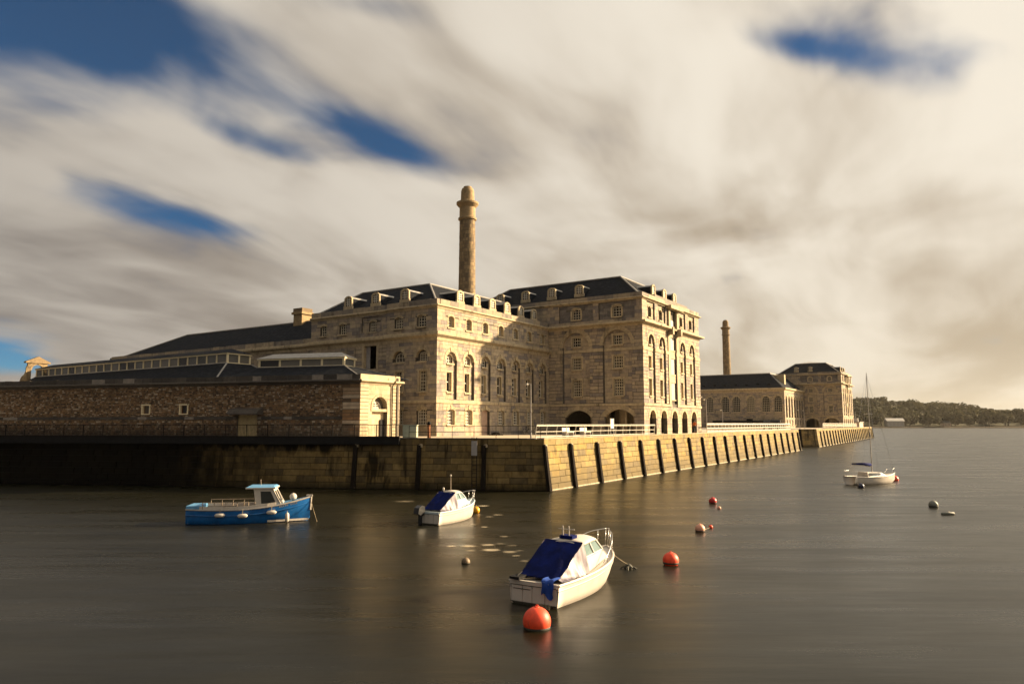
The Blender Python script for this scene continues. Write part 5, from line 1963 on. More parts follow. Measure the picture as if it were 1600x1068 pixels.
# ------------------------------------------------------------------ boats
M_HULLBLUE = plain('blue_hull_paint', (0.008, 0.095, 0.30), 0.35, 0.18, 2.5, coat=0.2, dirt=(0.01, 0.05, 0.12), dirt_amt=0.4)
M_LTBLUE = plain('light_blue_paint', (0.09, 0.24, 0.42), 0.45, 0.12, 3)
M_BOATWHITE = plain('boat_white', (0.46, 0.42, 0.37), 0.45, 0.06, 2, spec=0.25, dirt=(0.38, 0.30, 0.2), dirt_amt=0.35)
M_BOATGREY = plain('boat_grey', (0.26, 0.24, 0.22), 0.5, 0.15)
M_PALEBLUE = plain('pale_blue_deck', (0.36, 0.43, 0.46), 0.5, 0.12)
M_CANVAS = plain('navy_canvas', (0.0015, 0.006, 0.060), 0.9, 0.45, 2.2, bump=0.7, spec=0.1)
M_TARP = plain('bright_blue_cloth', (0.004, 0.045, 0.27), 0.7, 0.25, 6, bump=0.3)
M_CURTAIN = plain('lavender_curtain', (0.130, 0.112, 0.140), 0.5, 0.6, 3, pscale=(4, 4, 0.5))
M_ENGINE = plain('black_engine', (0.015, 0.016, 0.018), 0.35, 0.1)
M_ANTIFOUL = plain('waterline_weed', (0.030, 0.028, 0.018), 0.7, 0.3)
M_ROPE = plain('rope', (0.20, 0.16, 0.10), 0.9, 0.3)
M_WOOD = plain('grey_wood', (0.24, 0.19, 0.14), 0.7, 0.25, 6)


def hull_mesh(st, mats, band=0.08):
    """st: rows of x, sheer half beam, sheer z, chine half beam, chine z, keel z"""
    m = MB()
    rings = []
    for (x, bs, zs, bc, zc, zk) in st:
        ring = []
        prof = [(0, zk), (bc * 0.55, zk * 0.75 + zc * 0.25), (bc, zc), (bc + (bs - bc) * 0.45, zc + (zs - zc) * 0.33), (bc + (bs - bc) * 0.8, zc + (zs - zc) * 0.66), (bs, zs)]
        ring = [(x, -b, z) for b, z in reversed(prof)] + [(x, b, z) for b, z in prof[1:]]
        rings.append(ring)
    n = len(rings[0])
    o = 0
    for r in rings:
        m.v.extend(r)
    for i in range(len(rings) - 1):
        for j in range(n - 1):
            m.f.append((i * n + j, i * n + j + 1, (i + 1) * n + j + 1, (i + 1) * n + j))
            m.m.append(0)
    m.f.append(tuple(range(n)))
    m.m.append(0)
    return m


def smooth_st(st, k=3):
    """interpolate stations with a Catmull-Rom curve"""
    a = np.array(st, float)
    out = []
    n = len(a)
    for i in range(n - 1):
        p0, p1, p2, p3 = a[max(i - 1, 0)], a[i], a[i + 1], a[min(i + 2, n - 1)]
        for j in range(k):
            t = j / k
            out.append(tuple(0.5 * ((2 * p1) + (-p0 + p2) * t + (2 * p0 - 5 * p1 + 4 * p2 - p3) * t * t + (-p0 + 3 * p1 - 3 * p2 + p3) * t ** 3)))
    out.append(tuple(a[-1]))
    return out


def waterline(st, z0, z1, grow=0.012):
    m = MB()

    def half(q, z):
        x, bs, zs, bc, zc, zk = q
        if zs - zc < 0.05:
            return bs
        pr = [(zk, 0.0), (zc, bc), (zc + (zs - zc) * 0.33, bc + (bs - bc) * 0.45), (zc + (zs - zc) * 0.66, bc + (bs - bc) * 0.8), (zs, bs)]
        return float(np.interp(z, [p[0] for p in pr], [p[1] for p in pr])) + grow
    use = [q for q in st if q[4] < z0 + 0.25]
    for sg in (-1, 1):
        for a, b in zip(use[:-1], use[1:]):
            m.add([(q[0], sg * half(q, z), z) for q, z in ((a, z0), (b, z0), (b, z1), (a, z1))], [(0, 1, 2, 3)])
    a = use[0]
    m.add([(a[0] - grow * 3, -half(a, z0), z0), (a[0] - grow * 3, half(a, z0), z0), (a[0] - grow * 3, half(a, z1), z1), (a[0] - grow * 3, -half(a, z1), z1)], [(0, 1, 2, 3)])
    return m


def deck_mesh(st, dz, inset=0.0):
    m = MB()
    for (a, b) in zip(st[:-1], st[1:]):
        wa, wb = max(a[1] - inset, 0.0), max(b[1] - inset, 0.0)
        m.add([(a[0], -wa, a[2] + dz), (b[0], -wb, b[2] + dz), (b[0], wb, b[2] + dz), (a[0], wa, a[2] + dz)], [(0, 1, 2, 3)])
    return m


def gunwale(st, r, dz=0.0):
    m = MB()
    for sg in (-1, 1):
        m.tube([(s[0], sg * s[1], s[2] + dz) for s in st], r, 6)
    a = st[0]
    m.tube([(a[0], -a[1], a[2] + dz), (a[0], a[1], a[2] + dz)], r, 6)
    return m


def blue_boat():
    t = thing('fishing_boat', 'blue wooden fishing boat with a small white wheelhouse moored before the shaded quay', 'boat', (-17.95, 40.9, 0), R(9))
    st = smooth_st([(0, 0.80, 0.80, 0.72, 0.05, -0.25), (1.2, 0.98, 0.76, 0.86, 0.02, -0.30), (2.8, 1.06, 0.76, 0.90, 0.0, -0.32), (4.3, 0.95, 0.88, 0.70, 0.05, -0.30), (5.5, 0.58, 1.08, 0.34, 0.15, -0.24), (6.2, 0.22, 1.25, 0.08, 0.25, -0.15), (6.5, 0.03, 1.33, 0.015, 0.6, 0.2)])
    part('hull', hull_mesh(st, None), M_HULLBLUE, t, smooth=True)
    part('gunwale', gunwale(st, 0.045), M_BOATGREY, t)
    s2 = [(a, b + 0.012 * 1, c - 0.30, 0, 0, 0) for (a, b, c, *_r) in st[:-2]]
    part('rubbing_strake', gunwale([(a, bb * 0.985, cc, 0, 0, 0) for (a, bb, cc, *_r) in s2], 0.028), M_HULLBLUE, t)
    part('deck', deck_mesh(st, -0.22, 0.05), M_WOOD, t)
    # white inner bulwark panel along the after deck
    for sg in (-1, 1):
        m = MB()
        for a, b in zip(st[2:10], st[3:11]):
            vs = [(q[0], sg * (q[1] - o), q[2] + z) for z in (0.03, 0.19) for q, o in ((a, 0.02), (b, 0.02), (b, 0.07), (a, 0.07))]
            m.add(vs, [(0, 3, 2, 1), (4, 5, 6, 7), (0, 1, 5, 4), (1, 2, 6, 5), (2, 3, 7, 6), (3, 0, 4, 7)])
        part('bulwark', m, M_BOATWHITE, t)
    m = MB()
    m.box(0.0, 0.75, -0.78, 0.78, 0.82, 0.99)
    m.box(0.62, 0.75, -0.86, 0.86, 0.80, 0.93)
    part('stern_locker', m, M_LTBLUE, t)
    m = MB()
    fs = [s for s in st if s[0] >= 4.6]
    m = deck_mesh(fs, 0.05, 0.03)
    part('foredeck', m, M_LTBLUE, t)
    # side rails aft
    for sg in (-1, 1):
        m = MB()
        pts = [(0.9 + i * 0.6, sg * 0.92, 0.0) for i in range(5)]
        for p in pts:
            m.tube([(p[0], p[1], 0.8), (p[0], p[1], 1.18)], 0.022, 5)
        m.tube([(pts[0][0], pts[0][1], 1.17), (pts[-1][0], pts[-1][1], 1.17)], 0.02, 5)
        part('side_rail', m, M_WOOD, t)
    # wheelhouse with real window openings
    x0, x1, x1t, hw, z0, z1 = 3.62, 4.95, 4.55, 0.68, 0.72, 1.92
    wh = MB()
    for sg in (-1, 1):
        y = sg * hw
        F4 = [(x0, z0), (x1, z0), (x1, 0.98), (x0, 0.98)]
        segs = [[(x0, z0), (x1 + 0.12, z0), (x1 + 0.03, 1.05), (x0, 1.05)], [(x0, 1.05), (x0 + 0.30, 1.05), (x0 + 0.24, 1.72), (x0 - 0.10, 1.72)],
                [(x1 - 0.22, 1.05), (x1 + 0.03, 1.05), (x1t + 0.05, 1.72), (x1t - 0.14, 1.72)], [(x0 - 0.10, 1.72), (x1t + 0.05, 1.72), (x1t, 1.86), (x0 - 0.15, 1.86)]]
        for sgm in segs:
            n = len(sgm)
            vs = [(x, y, z) for x, z in sgm] + [(x, y - sg * 0.06, z) for x, z in sgm]
            wh.add(vs, [tuple(range(n)), tuple(reversed(range(n, 2 * n)))] + [(i, i + n, (i + 1) % n + n, (i + 1) % n) for i in range(n)])
    # front frame
    fx = lambda z: x1 + 0.12 - (z - z0) * 0.46
    for (ya, yb, za, zb) in ((-hw, hw, z0, 1.08), (-hw, hw, 1.72, 1.86), (-hw, -hw + 0.12, 1.08, 1.72), (-0.06, 0.06, 1.08, 1.72), (hw - 0.12, hw, 1.08, 1.72)):
        vs = [(fx(z) - o, y, z) for o in (0, 0.06) for y, z in ((ya, za), (yb, za), (yb, zb), (ya, zb))]
        wh.add(vs, [(0, 1, 2, 3), (7, 6, 5, 4), (0, 4, 5, 1), (1, 5, 6, 2), (2, 6, 7, 3), (3, 7, 4, 0)])
    who = part('wheelhouse', wh, M_BOATWHITE, t)
    for sg in (-1, 1):
        y = sg * (hw - 0.03)
        m = MB()
        m.add([(x0 + 0.29, y, 1.04), (x1 - 0.21, y, 1.04), (x1t - 0.13, y, 1.73), (x0 + 0.23, y, 1.73)], [(0, 1, 2, 3)])
        part('side_window', m, M_GLASSD, who)
    for ya, yb in ((-hw + 0.12, -0.06), (0.06, hw - 0.12)):
        m = MB()
        m.add([(fx(1.08) - 0.03, ya, 1.08), (fx(1.08) - 0.03, yb, 1.08), (fx(1.72) - 0.03, yb, 1.72), (fx(1.72) - 0.03, ya, 1.72)], [(0, 1, 2, 3)])
        part('front_window', m, M_GLASSD, who)
    m = MB()
    m.box(x0 - 0.55, x1t + 0.12, -hw - 0.08, hw + 0.08, 1.86, 1.93)
    part('roof_edge', m, M_BOATWHITE, who)
    m = MB()
    m.add([(x0 - 0.52, -hw - 0.06, 1.93), (x1t + 0.1, -hw - 0.06, 1.93), (x1t + 0.1, hw + 0.06, 1.93), (x0 - 0.52, hw + 0.06, 1.93), (x0 - 0.4, -hw + 0.15, 2.01), (x1t, -hw + 0.15, 2.01), (x1t, hw - 0.15, 2.01), (x0 - 0.4, hw - 0.15, 2.01)],
          [(0, 1, 5, 4), (1, 2, 6, 5), (2, 3, 7, 6), (3, 0, 4, 7), (4, 5, 6, 7)])
    part('roof', m, M_LTBLUE, who)
    m = MB()
    m.tube([(3.75, 0.1, 2.0), (3.72, 0.1, 2.32)], 0.022, 5)
    part('aerial', m, M_WOOD, who)
    # stem post, boot top and white script marks near the bow
    m = MB()
    m.tube([(6.52, 0, 0.6), (6.56, 0, 1.42)], 0.05, 6)
    m.box(6.28, 6.62, -0.06, 0.06, 1.36, 1.44)
    part('stem_post', m, M_BOATWHITE, t)
    for sg in (-1, 1):
        m = MB()
        for a, b in zip(st[9:-2], st[10:-1]):
            def side(q, z):
                _, bs, zs, bc, zc, zk = q
                f = (z - zc) / (zs - zc)
                f = max(f, 0)
                return bc + (bs - bc) * min(1, f * 1.25) + 0.012
            m.add([(q[0], sg * side(q, z), z) for q, z in ((a, 0.04), (b, 0.04), (b, 0.15), (a, 0.15))], [(0, 1, 2, 3)])
        part('boot_top', m, M_BOATWHITE, t)
    # short illegible painted script
    m = MB()
    rr = random.Random(8)
    xs = [4.95, 5.05, 5.14, 5.24, 5.34, 5.52, 5.62, 5.71, 5.80]
    for x in xs:
        q = [np.interp(x, [s[0] for s in st], [s[k] for s in st]) for k in range(6)]
        for z0_, z1_ in ((q[2] - 0.15, q[2] - 0.055),):
            yy = -(q[1] * 0.985 + 0.012)
            w = 0.035
            m.add([(x - w, yy - 0.0, z0_), (x + w, yy + 0.012, z0_ + rr.uniform(0, 0.02)), (x + w, yy - 0.005, z1_), (x - w, yy - 0.015, z1_ - rr.uniform(0, 0.03))], [(0, 1, 2, 3)])
    part('name_script', m, M_BOATWHITE, t)
    return t, st


bb, bst = blue_boat()


def to_world(t, p):
    c, s = math.cos(t.rotation_euler.z), math.sin(t.rotation_euler.z)
    return (t.location.x + p[0] * c - p[1] * s, t.location.y + p[0] * s + p[1] * c, t.location.z + p[2])


def side_fender(t, p, vertical, label):
    o = thing('boat_fender', label, 'fender', to_world(t, p), t.rotation_euler.z, 'white fenders on the blue boat')
    m = MB()
    prof = [(0.02, -0.27), (0.05, -0.25), (0.105, -0.19), (0.115, 0.0), (0.105, 0.19), (0.05, 0.25), (0.02, 0.27)]
    m.lathe(prof, 12)
    b = part('body', m, M_BOATWHITE, o, smooth=True)
    if not vertical:
        b.rotation_euler = (0, R(88), 0)
    m = MB()
    m.tube([(0, 0, 0.1), (0, 0.05, 0.36)], 0.012, 4)
    part('cord', m, M_ROPE, o)
    return o


side_fender(bb, (1.85, -1.10, 0.50), False, 'white fender lying along the blue hull nearest the stern')
side_fender(bb, (3.05, -1.17, 0.46), False, 'white fender lying along the blue hull amidships')
side_fender(bb, (4.55, -1.02, 0.60), False, 'white fender lying along the blue hull below the wheelhouse front')
side_fender(bb, (5.35, -0.72, 0.28), True, 'white fender hanging upright near the bow of the blue boat')
m = MB()


def ball(name, label, cat, p, r, mat, band=None, group=None, squash=1.0, eye=True, eye_mat=None):
    o = thing(name, label, cat, p, 0, group)
    m = MB()
    prof = [(r * math.sin(a) + 1e-3, r * squash * math.cos(a)) for a in np.linspace(math.pi, 0, 17)]
    m.lathe(prof, 28)
    part('body', m, mat, o, smooth=True)
    if band is not None:
        m = MB()
        zz = band
        rr = math.sqrt(max(r * r - (zz / squash) ** 2, 0.001))
        m.lathe([(rr * 0.99, zz - r * 0.2), (rr * 1.012, zz - r * 0.16), (rr * 1.012, zz), (rr * 0.985, zz + r * 0.03)], 28)
        part('waterline_band', m, M_ANTIFOUL, o, smooth=True)
    if eye:
        m = MB()
        m.lathe([(r * 0.20, r * squash * 0.95), (r * 0.17, r * squash * 1.01), (r * 0.08, r * squash * 1.03)], 10)
        m.tube([(r * 0.12 * math.cos(a), 0, r * squash * 1.04 + r * 0.08 * math.sin(a)) for a in np.linspace(0, 6.283, 9)], r * 0.03, 5, caps=False)
        part('eye', m, eye_mat or mat, o, smooth=True)
    return o


ball('deck_buoy', 'round white buoy resting on the foredeck of the blue boat', 'buoy', to_world(bb, (5.55, 0.0, 1.34)), 0.20, M_BOATWHITE)
ball('deck_buoy', 'small white float on deck in front of the blue boat wheelhouse', 'buoy', to_world(bb, (5.02, -0.42, 1.12)), 0.10, M_BOATWHITE)


def line(name, label, a, b, sag, r=0.015, mat=None):
    m = MB()
    a, b = Vector(a), Vector(b)
    m.tube([a.lerp(b, t) - Vector((0, 0, sag * 4 * t * (1 - t))) for t in np.linspace(0, 1, 9)], r, 5)
    o = link(name, m.mesh(name, mat or M_ROPE))
    return tag(o, label, 'rope')


line('mooring_line', 'mooring line slanting from the bow of the blue boat into the water', to_world(bb, (6.5, 0, 1.2)), to_world(bb, (7.0, -0.6, -0.1)), 0.02)


def cabin_boat(loc, heading, L, beam, label, hullmat, deckmat, cabinmat, big):
    t = thing('cabin_boat', label, 'boat', loc, heading)
    k = L / 5.0
    h = beam / 2
    st = smooth_st([(0, h * 0.86, 0.66, h * 0.80, 0.02, -0.2), (L * 0.25, h * 0.98, 0.68, h * 0.86, 0.0, -0.24), (L * 0.5, h, 0.74, h * 0.84, 0.02, -0.25), (L * 0.72, h * 0.86, 0.84, h * 0.62, 0.08, -0.22), (L * 0.88, h * 0.52, 0.94, h * 0.30, 0.18, -0.14), (L * 0.97, h * 0.16, 1.0, h * 0.07, 0.4, 0.05), (L, h * 0.02, 1.02, h * 0.01, 0.6, 0.3)])
    part('hull', hull_mesh(st, None), hullmat, t, smooth=True)
    part('gunwale', gunwale(st, 0.04), deckmat if not big else M_BOATWHITE, t)
    part('rubbing_strake', gunwale([(a, b * 0.975, c - 0.16, 0, 0, 0) for (a, b, c, *_r) in st[:-1]], 0.022), M_BOATGREY, t)
    part('deck', deck_mesh(st, -0.02, 0.02), deckmat, t)
    part('waterline', waterline(st, -0.05, 0.075), M_ANTIFOUL, t)
    # transom panels and grooves
    m = MB()
    for (y0, y1) in ((-h * 0.78, -h * 0.42), (-h * 0.38, 0.02), (0.06, h * 0.36), (h * 0.40, h * 0.76)):
        m.box(-0.03, 0.0, y0, y1, 0.06, 0.56)
    part('transom_panel', m, hullmat, t)
    gr = MB()
    gr.box(-0.04, -0.005, -h * 0.80, h * 0.80, 0.555, 0.578)
    if big:
        gr.box(-0.042, -0.006, h * 0.10, h * 0.70, 0.44, 0.462)
    m = MB()
    m.box(-0.06, 0.02, -h * 0.82, h * 0.82, 0.58, 0.70)
    part('transom_groove', gr, M_ANTIFOUL, t)
    part('transom_top', m, M_BOATWHITE if big else M_PALEBLUE, t)
    # cuddy cabin
    xa, xb = (L * 0.38, L * 0.84) if big else (L * 0.40, L * 0.84)
    zr = 1.64 if big else 1.62
    hw = h * 0.74
    cab = MB()
    # lower coaming
    lo = [(xa, -h * 0.84, 0.72), (xb - 0.2, -h * 0.50, 0.86), (xb, 0, 0.93), (xb - 0.2, h * 0.50, 0.86), (xa, h * 0.84, 0.72)]
    mid = [(xa, -hw, 1.17), (xb - 0.78, -h * 0.56, 1.19), (xb - 0.54, 0, 1.19), (xb - 0.78, h * 0.56, 1.19), (xa, hw, 1.17)]
    cab.add(lo + mid, [(i, i + 1, i + 6, i + 5) for i in range(4)])
    top = [(xa, -hw * 0.88, zr - 0.08), (xb - 1.12, -h * 0.46, zr - 0.09), (xb - 0.98, 0, zr - 0.07), (xb - 1.12, h * 0.46, zr - 0.09), (xa, hw * 0.88, zr - 0.08)]
    # pillars between cabin windows
    for i in (0, 1, 2, 3, 4):
        a, b = Vector(mid[i]), Vector(top[i])
        cab.tube([a, b], 0.045, 6)
    for i in (0, 3):
        a = Vector(mid[i]).lerp(Vector(mid[i + 1]), 0.5)
        b = Vector(top[i]).lerp(Vector(top[i + 1]), 0.5)
        cab.tube([a, b], 0.04, 6)
    for q in (mid, top):
        cab.tube(q, 0.03, 6)
    cabo = part('cabin', cab, cabinmat, t, smooth=False)
    for i in range(4):
        w = MB()
        w.add([mid[i], mid[i + 1], top[i + 1], top[i]], [(0, 1, 2, 3)])
        part('window', w, M_GLASSB if i in (0, 3) or not big else M_GLASSB, cabo)
    # rounded roof
    rf = MB()
    rows = []
    for (x, wdt, zz) in ((xa - 0.12, hw * 0.93, zr - 0.06), (xa + 0.2, hw * 0.93, zr), ((xa + xb) / 2 - 0.4, h * 0.6, zr + 0.0), (xb - 1.1, h * 0.50, zr - 0.03), (xb - 0.93, h * 0.20, zr - 0.07)):
        rows.append([(x, wdt * c, zz + 0.10 * (1 - c * c) - 0.03) for c in np.linspace(-1, 1, 9)])
    n = 9
    for z_off in (0, 1):
        pass
    vs = [p for r_ in rows for p in r_] + [(p[0], p[1], p[2] - 0.05) for r_ in rows for p in r_]
    nn = len(rows) * n
    fs = []
    for i in range(len(rows) - 1):
        for j in range(n - 1):
            fs.append((i * n + j, (i + 1) * n + j, (i + 1) * n + j + 1, i * n + j + 1))
            fs.append((nn + i * n + j + 1, nn + (i + 1) * n + j + 1, nn + (i + 1) * n + j, nn + i * n + j))
    for i in range(len(rows) - 1):
        fs.append((i * n, nn + i * n, nn + (i + 1) * n, (i + 1) * n))
        fs.append((i * n + n - 1, (i + 1) * n + n - 1, nn + (i + 1) * n + n - 1, nn + i * n + n - 1))
    for j in range(n - 1):
        fs.append((j, j + 1, nn + j + 1, nn + j))
        q = (len(rows) - 1) * n
        fs.append((q + j + 1, q + j, nn + q + j, nn + q + j + 1))
    rf.add(vs, fs)
    part('cabin_roof', rf, M_BOATWHITE, cabo, smooth=True)
    # foredeck hatch
    m = MB()
    m.box(xb - 0.62, xb - 0.24, -0.17, 0.17, 0.98, 1.05)
    part('hatch', m, M_BOATWHITE, cabo)
    # canvas: taut sheet from the roof's rear edge down to the stern, in soft folds
    rr = random.Random(3 if big else 6)
    cv = MB()
    nu, nv = 14, 10
    x_top, x_bot = xa - 0.05, 0.30 * k
    pts = []
    for i in range(nv + 1):
        f = i / nv
        for j in range(nu + 1):
            g = -1 + 2 * j / nu
            wt = (hw * 0.93) * (1 - f) + h * 0.70 * f
            x = x_top + (x_bot - x_top) * f
            z = (zr + 0.02) * (1 - f) + 0.78 * f
            z += 0.06 * math.sin(f * math.pi) * (1 - g * g) - 0.05 * math.sin(f * math.pi) * abs(math.sin(g * 5 + f)) * 0.5
            x += 0.03 * math.sin(g * 9 + f * 4)
            z += 0.022 * math.sin(g * 6 + f * 7 + rr.random() * 0.6) * math.sin(f * math.pi) - 0.05 * math.sin(f * math.pi) * (1 - abs(g))
            pts.append((x, g * wt, z))
    fs = [(i * (nu + 1) + j, i * (nu + 1) + j + 1, (i + 1) * (nu + 1) + j + 1, (i + 1) * (nu + 1) + j) for i in range(nv) for j in range(nu)]
    lo_pts = [(p[0] + 0.01, p[1], p[2] - 0.03) for p in pts]
    cv.add(pts + lo_pts, fs + [tuple(len(pts) + q for q in reversed(f)) for f in fs])
    cvo = part('canopy', cv, M_CANVAS, t, smooth=True)
    for sg in (-1, 1):
        # side curtain hanging from the canopy edge to the gunwale
        m = MB()
        nrow, ncol = 16, 6
        for i in range(nrow + 1):
            f = i / nrow
            wt = (hw * 0.93) * (1 - f) + h * 0.70 * f
            A = Vector((x_top + (x_bot - x_top) * f, sg * (wt + 0.005), (zr + 0.02) * (1 - f) + 0.78 * f - 0.01))
            Bq = Vector((xa + 0.05 - (xa - 0.35 * k) * f, sg * h * 0.90, 0.72))
            for j in range(ncol + 1):
                g = j / ncol
                q = A.lerp(Bq, g)
                pl = 0.035 * math.sin(i * 1.9) * (0.25 + g) + 0.02 * math.sin(i * 0.7 + g * 4)
                m.v.append((q.x, q.y + sg * pl, q.z - 0.05 * math.sin(math.pi * g)))
        for i in range(nrow):
            for j in range(ncol):
                m.f.append((i * (ncol + 1) + j, i * (ncol + 1) + j + 1, (i + 1) * (ncol + 1) + j + 1, (i + 1) * (ncol + 1) + j))
                m.m.append(0)
        part('side_curtain', m, M_CURTAIN, cvo, smooth=True)
    # bow rail
    zs = 0.62 if big else 0.50
    m = MB()
    base = [(s[0], s[1] * 0.92, s[2]) for s in st if s[0] > L * 0.50]
    for sg in (-1, 1):
        pts_ = []
        for i, (x, y, z) in enumerate(base):
            f = i / (len(base) - 1)
            hgt = zs * math.sin(min(1.0, 0.10 + f * 1.6) * math.pi / 2)
            pts_.append((x + 0.10 * f, sg * max(y, 0.06), z + hgt))
        m.tube(pts_, 0.016, 6)
        for i in range(1, len(base), 3):
            x, y, z = base[i]
            m.tube([(x, sg * max(y, 0.05), z), pts_[i]], 0.014, 5)
    m.tube([pts_[-1], (pts_[-1][0], -pts_[-1][1], pts_[-1][2])], 0.016, 6)
    part('bow_rail', m, M_STEEL, t, smooth=True)
    # mast posts on the roof
    if big:
        for y in (-0.1, 0.12):
            m = MB()
            m.tube([(xa + 0.15, y, zr), (xa + 0.12, y, zr + 0.46)], 0.028, 6)
            part('mast_post', m, M_BOATWHITE, t)
        m = MB()
        m.tube([(xa + 0.13, -0.30, zr + 0.36), (xa + 0.13, 0.30, zr + 0.36)], 0.014, 5)
        part('cross_bar', m, M_STEEL, t)
        m = MB()
        m.box(xa + 0.05, xa + 0.40, -0.26, 0.22, zr + 0.06, zr + 0.16)
        part('roof_bag', m, M_CANVAS, t)
        m = MB()
        m.tube([(xa, 0.5, zr), (xa - 0.05, 0.52, zr + 1.5)], 0.008, 4)
        part('aerial', m, M_STEEL, t)
        # blue cloth over the stern corner
        cl = MB()
        pts = []
        for i in range(9):
            for j in range(7):
                f, g = i / 8, j / 6
                y = -h * 0.72 + g * 0.42
                if f < 0.35:
                    x, z = 0.42 - f / 0.35 * 0.50, 0.80 + 0.03 * math.sin(g * 7)
                else:
                    q = (f - 0.35) / 0.65
                    x, z = -0.085 - 0.03 * math.sin(g * 9 + q * 3), 0.78 - q * (0.46 + 0.10 * math.sin(g * 6))
                pts.append((x, y + 0.02 * math.sin(f * 9), z))
        cl.add(pts, [(i * 7 + j, i * 7 + j + 1, (i + 1) * 7 + j + 1, (i + 1) * 7 + j) for i in range(8) for j in range(6)])
        part('cloth', cl, M_TARP, t, smooth=True)
        m = MB()
        m.box(-0.20, 0.25, h * 0.40, h * 0.74, 0.74, 0.82)
        m.tube([(-0.05, h * 0.55, 0.82), (0.35, h * 0.62, 0.88)], 0.02, 5)
        part('stern_bracket', m, M_BLACK, t)
        # rope trailing over the stern
        m = MB()
        rr = random.Random(2)
        for i in range(9):
            y = -h * 0.20 - 0.05 * i
            m.tube([(-0.08, y, 0.10), (-0.16, y - 0.03, 0.02), (-0.22 - rr.random() * 0.1, y - 0.05, -0.06)], 0.016, 4)
        part('rope_tangle', m, M_ROPE, t)
    else:
        m = MB()
        m.tube([(xa + 0.35, 0.05, zr + 0.04), (xa + 0.33, 0.05, zr + 0.86)], 0.03, 6)
        part('mast_post', m, M_WOOD, t)
        m = MB()
        m.lathe([(0.05, 0), (0.055, 0.05), (0.03, 0.09)], 8, xa + 0.33, 0.05)
        part('lamp', m, M_BOATWHITE, t, loc=(0, 0, zr + 0.86))
        m = MB()
        m.lathe([(0.03, 0), (0.06, 0.05), (0.07, 0.15), (0.03, 0.2)], 10, xa + 0.15, 0.42)
        part('horn', m, M_BOATWHITE, t, loc=(0, 0, zr + 0.02))
        # outboard engine, tilted up at the stern
        en = MB()
        pr = [(-0.62, 0.62), (-0.55, 0.92), (-0.30, 1.04), (-0.06, 0.98), (-0.02, 0.70), (-0.12, 0.58), (-0.42, 0.52)]
        en.prism([(a, z) for a, z in pr], h * 0.30, h * 0.30 + 0.34)
        eo = part('outboard_engine', en, M_ENGINE, t)
        m = MB()
        m.box(-0.34, -0.16, h * 0.30 + 0.10, h * 0.30 + 0.24, -0.15, 0.58)
        m.box(-0.20, 0.05, h * 0.30 + 0.06, h * 0.30 + 0.28, 0.48, 0.70)
        part('engine_leg', m, M_ENGINE, eo)
    return t


front = cabin_boat((0.66, 22.55, 0), R(90 - 32), 5.3, 2.02, 'white cabin boat with dark blue canopy and cloth over its stern in the foreground', M_BOATWHITE, M_BOATWHITE, M_BOATWHITE, True)
small = cabin_boat((-4.53, 40.15, 0), R(90 - 31), 4.3, 1.66, 'small white cabin boat with faded blue canopy and black outboard below the shaded quay', M_BOATWHITE, M_PALEBLUE, M_PALEBLUE, False)


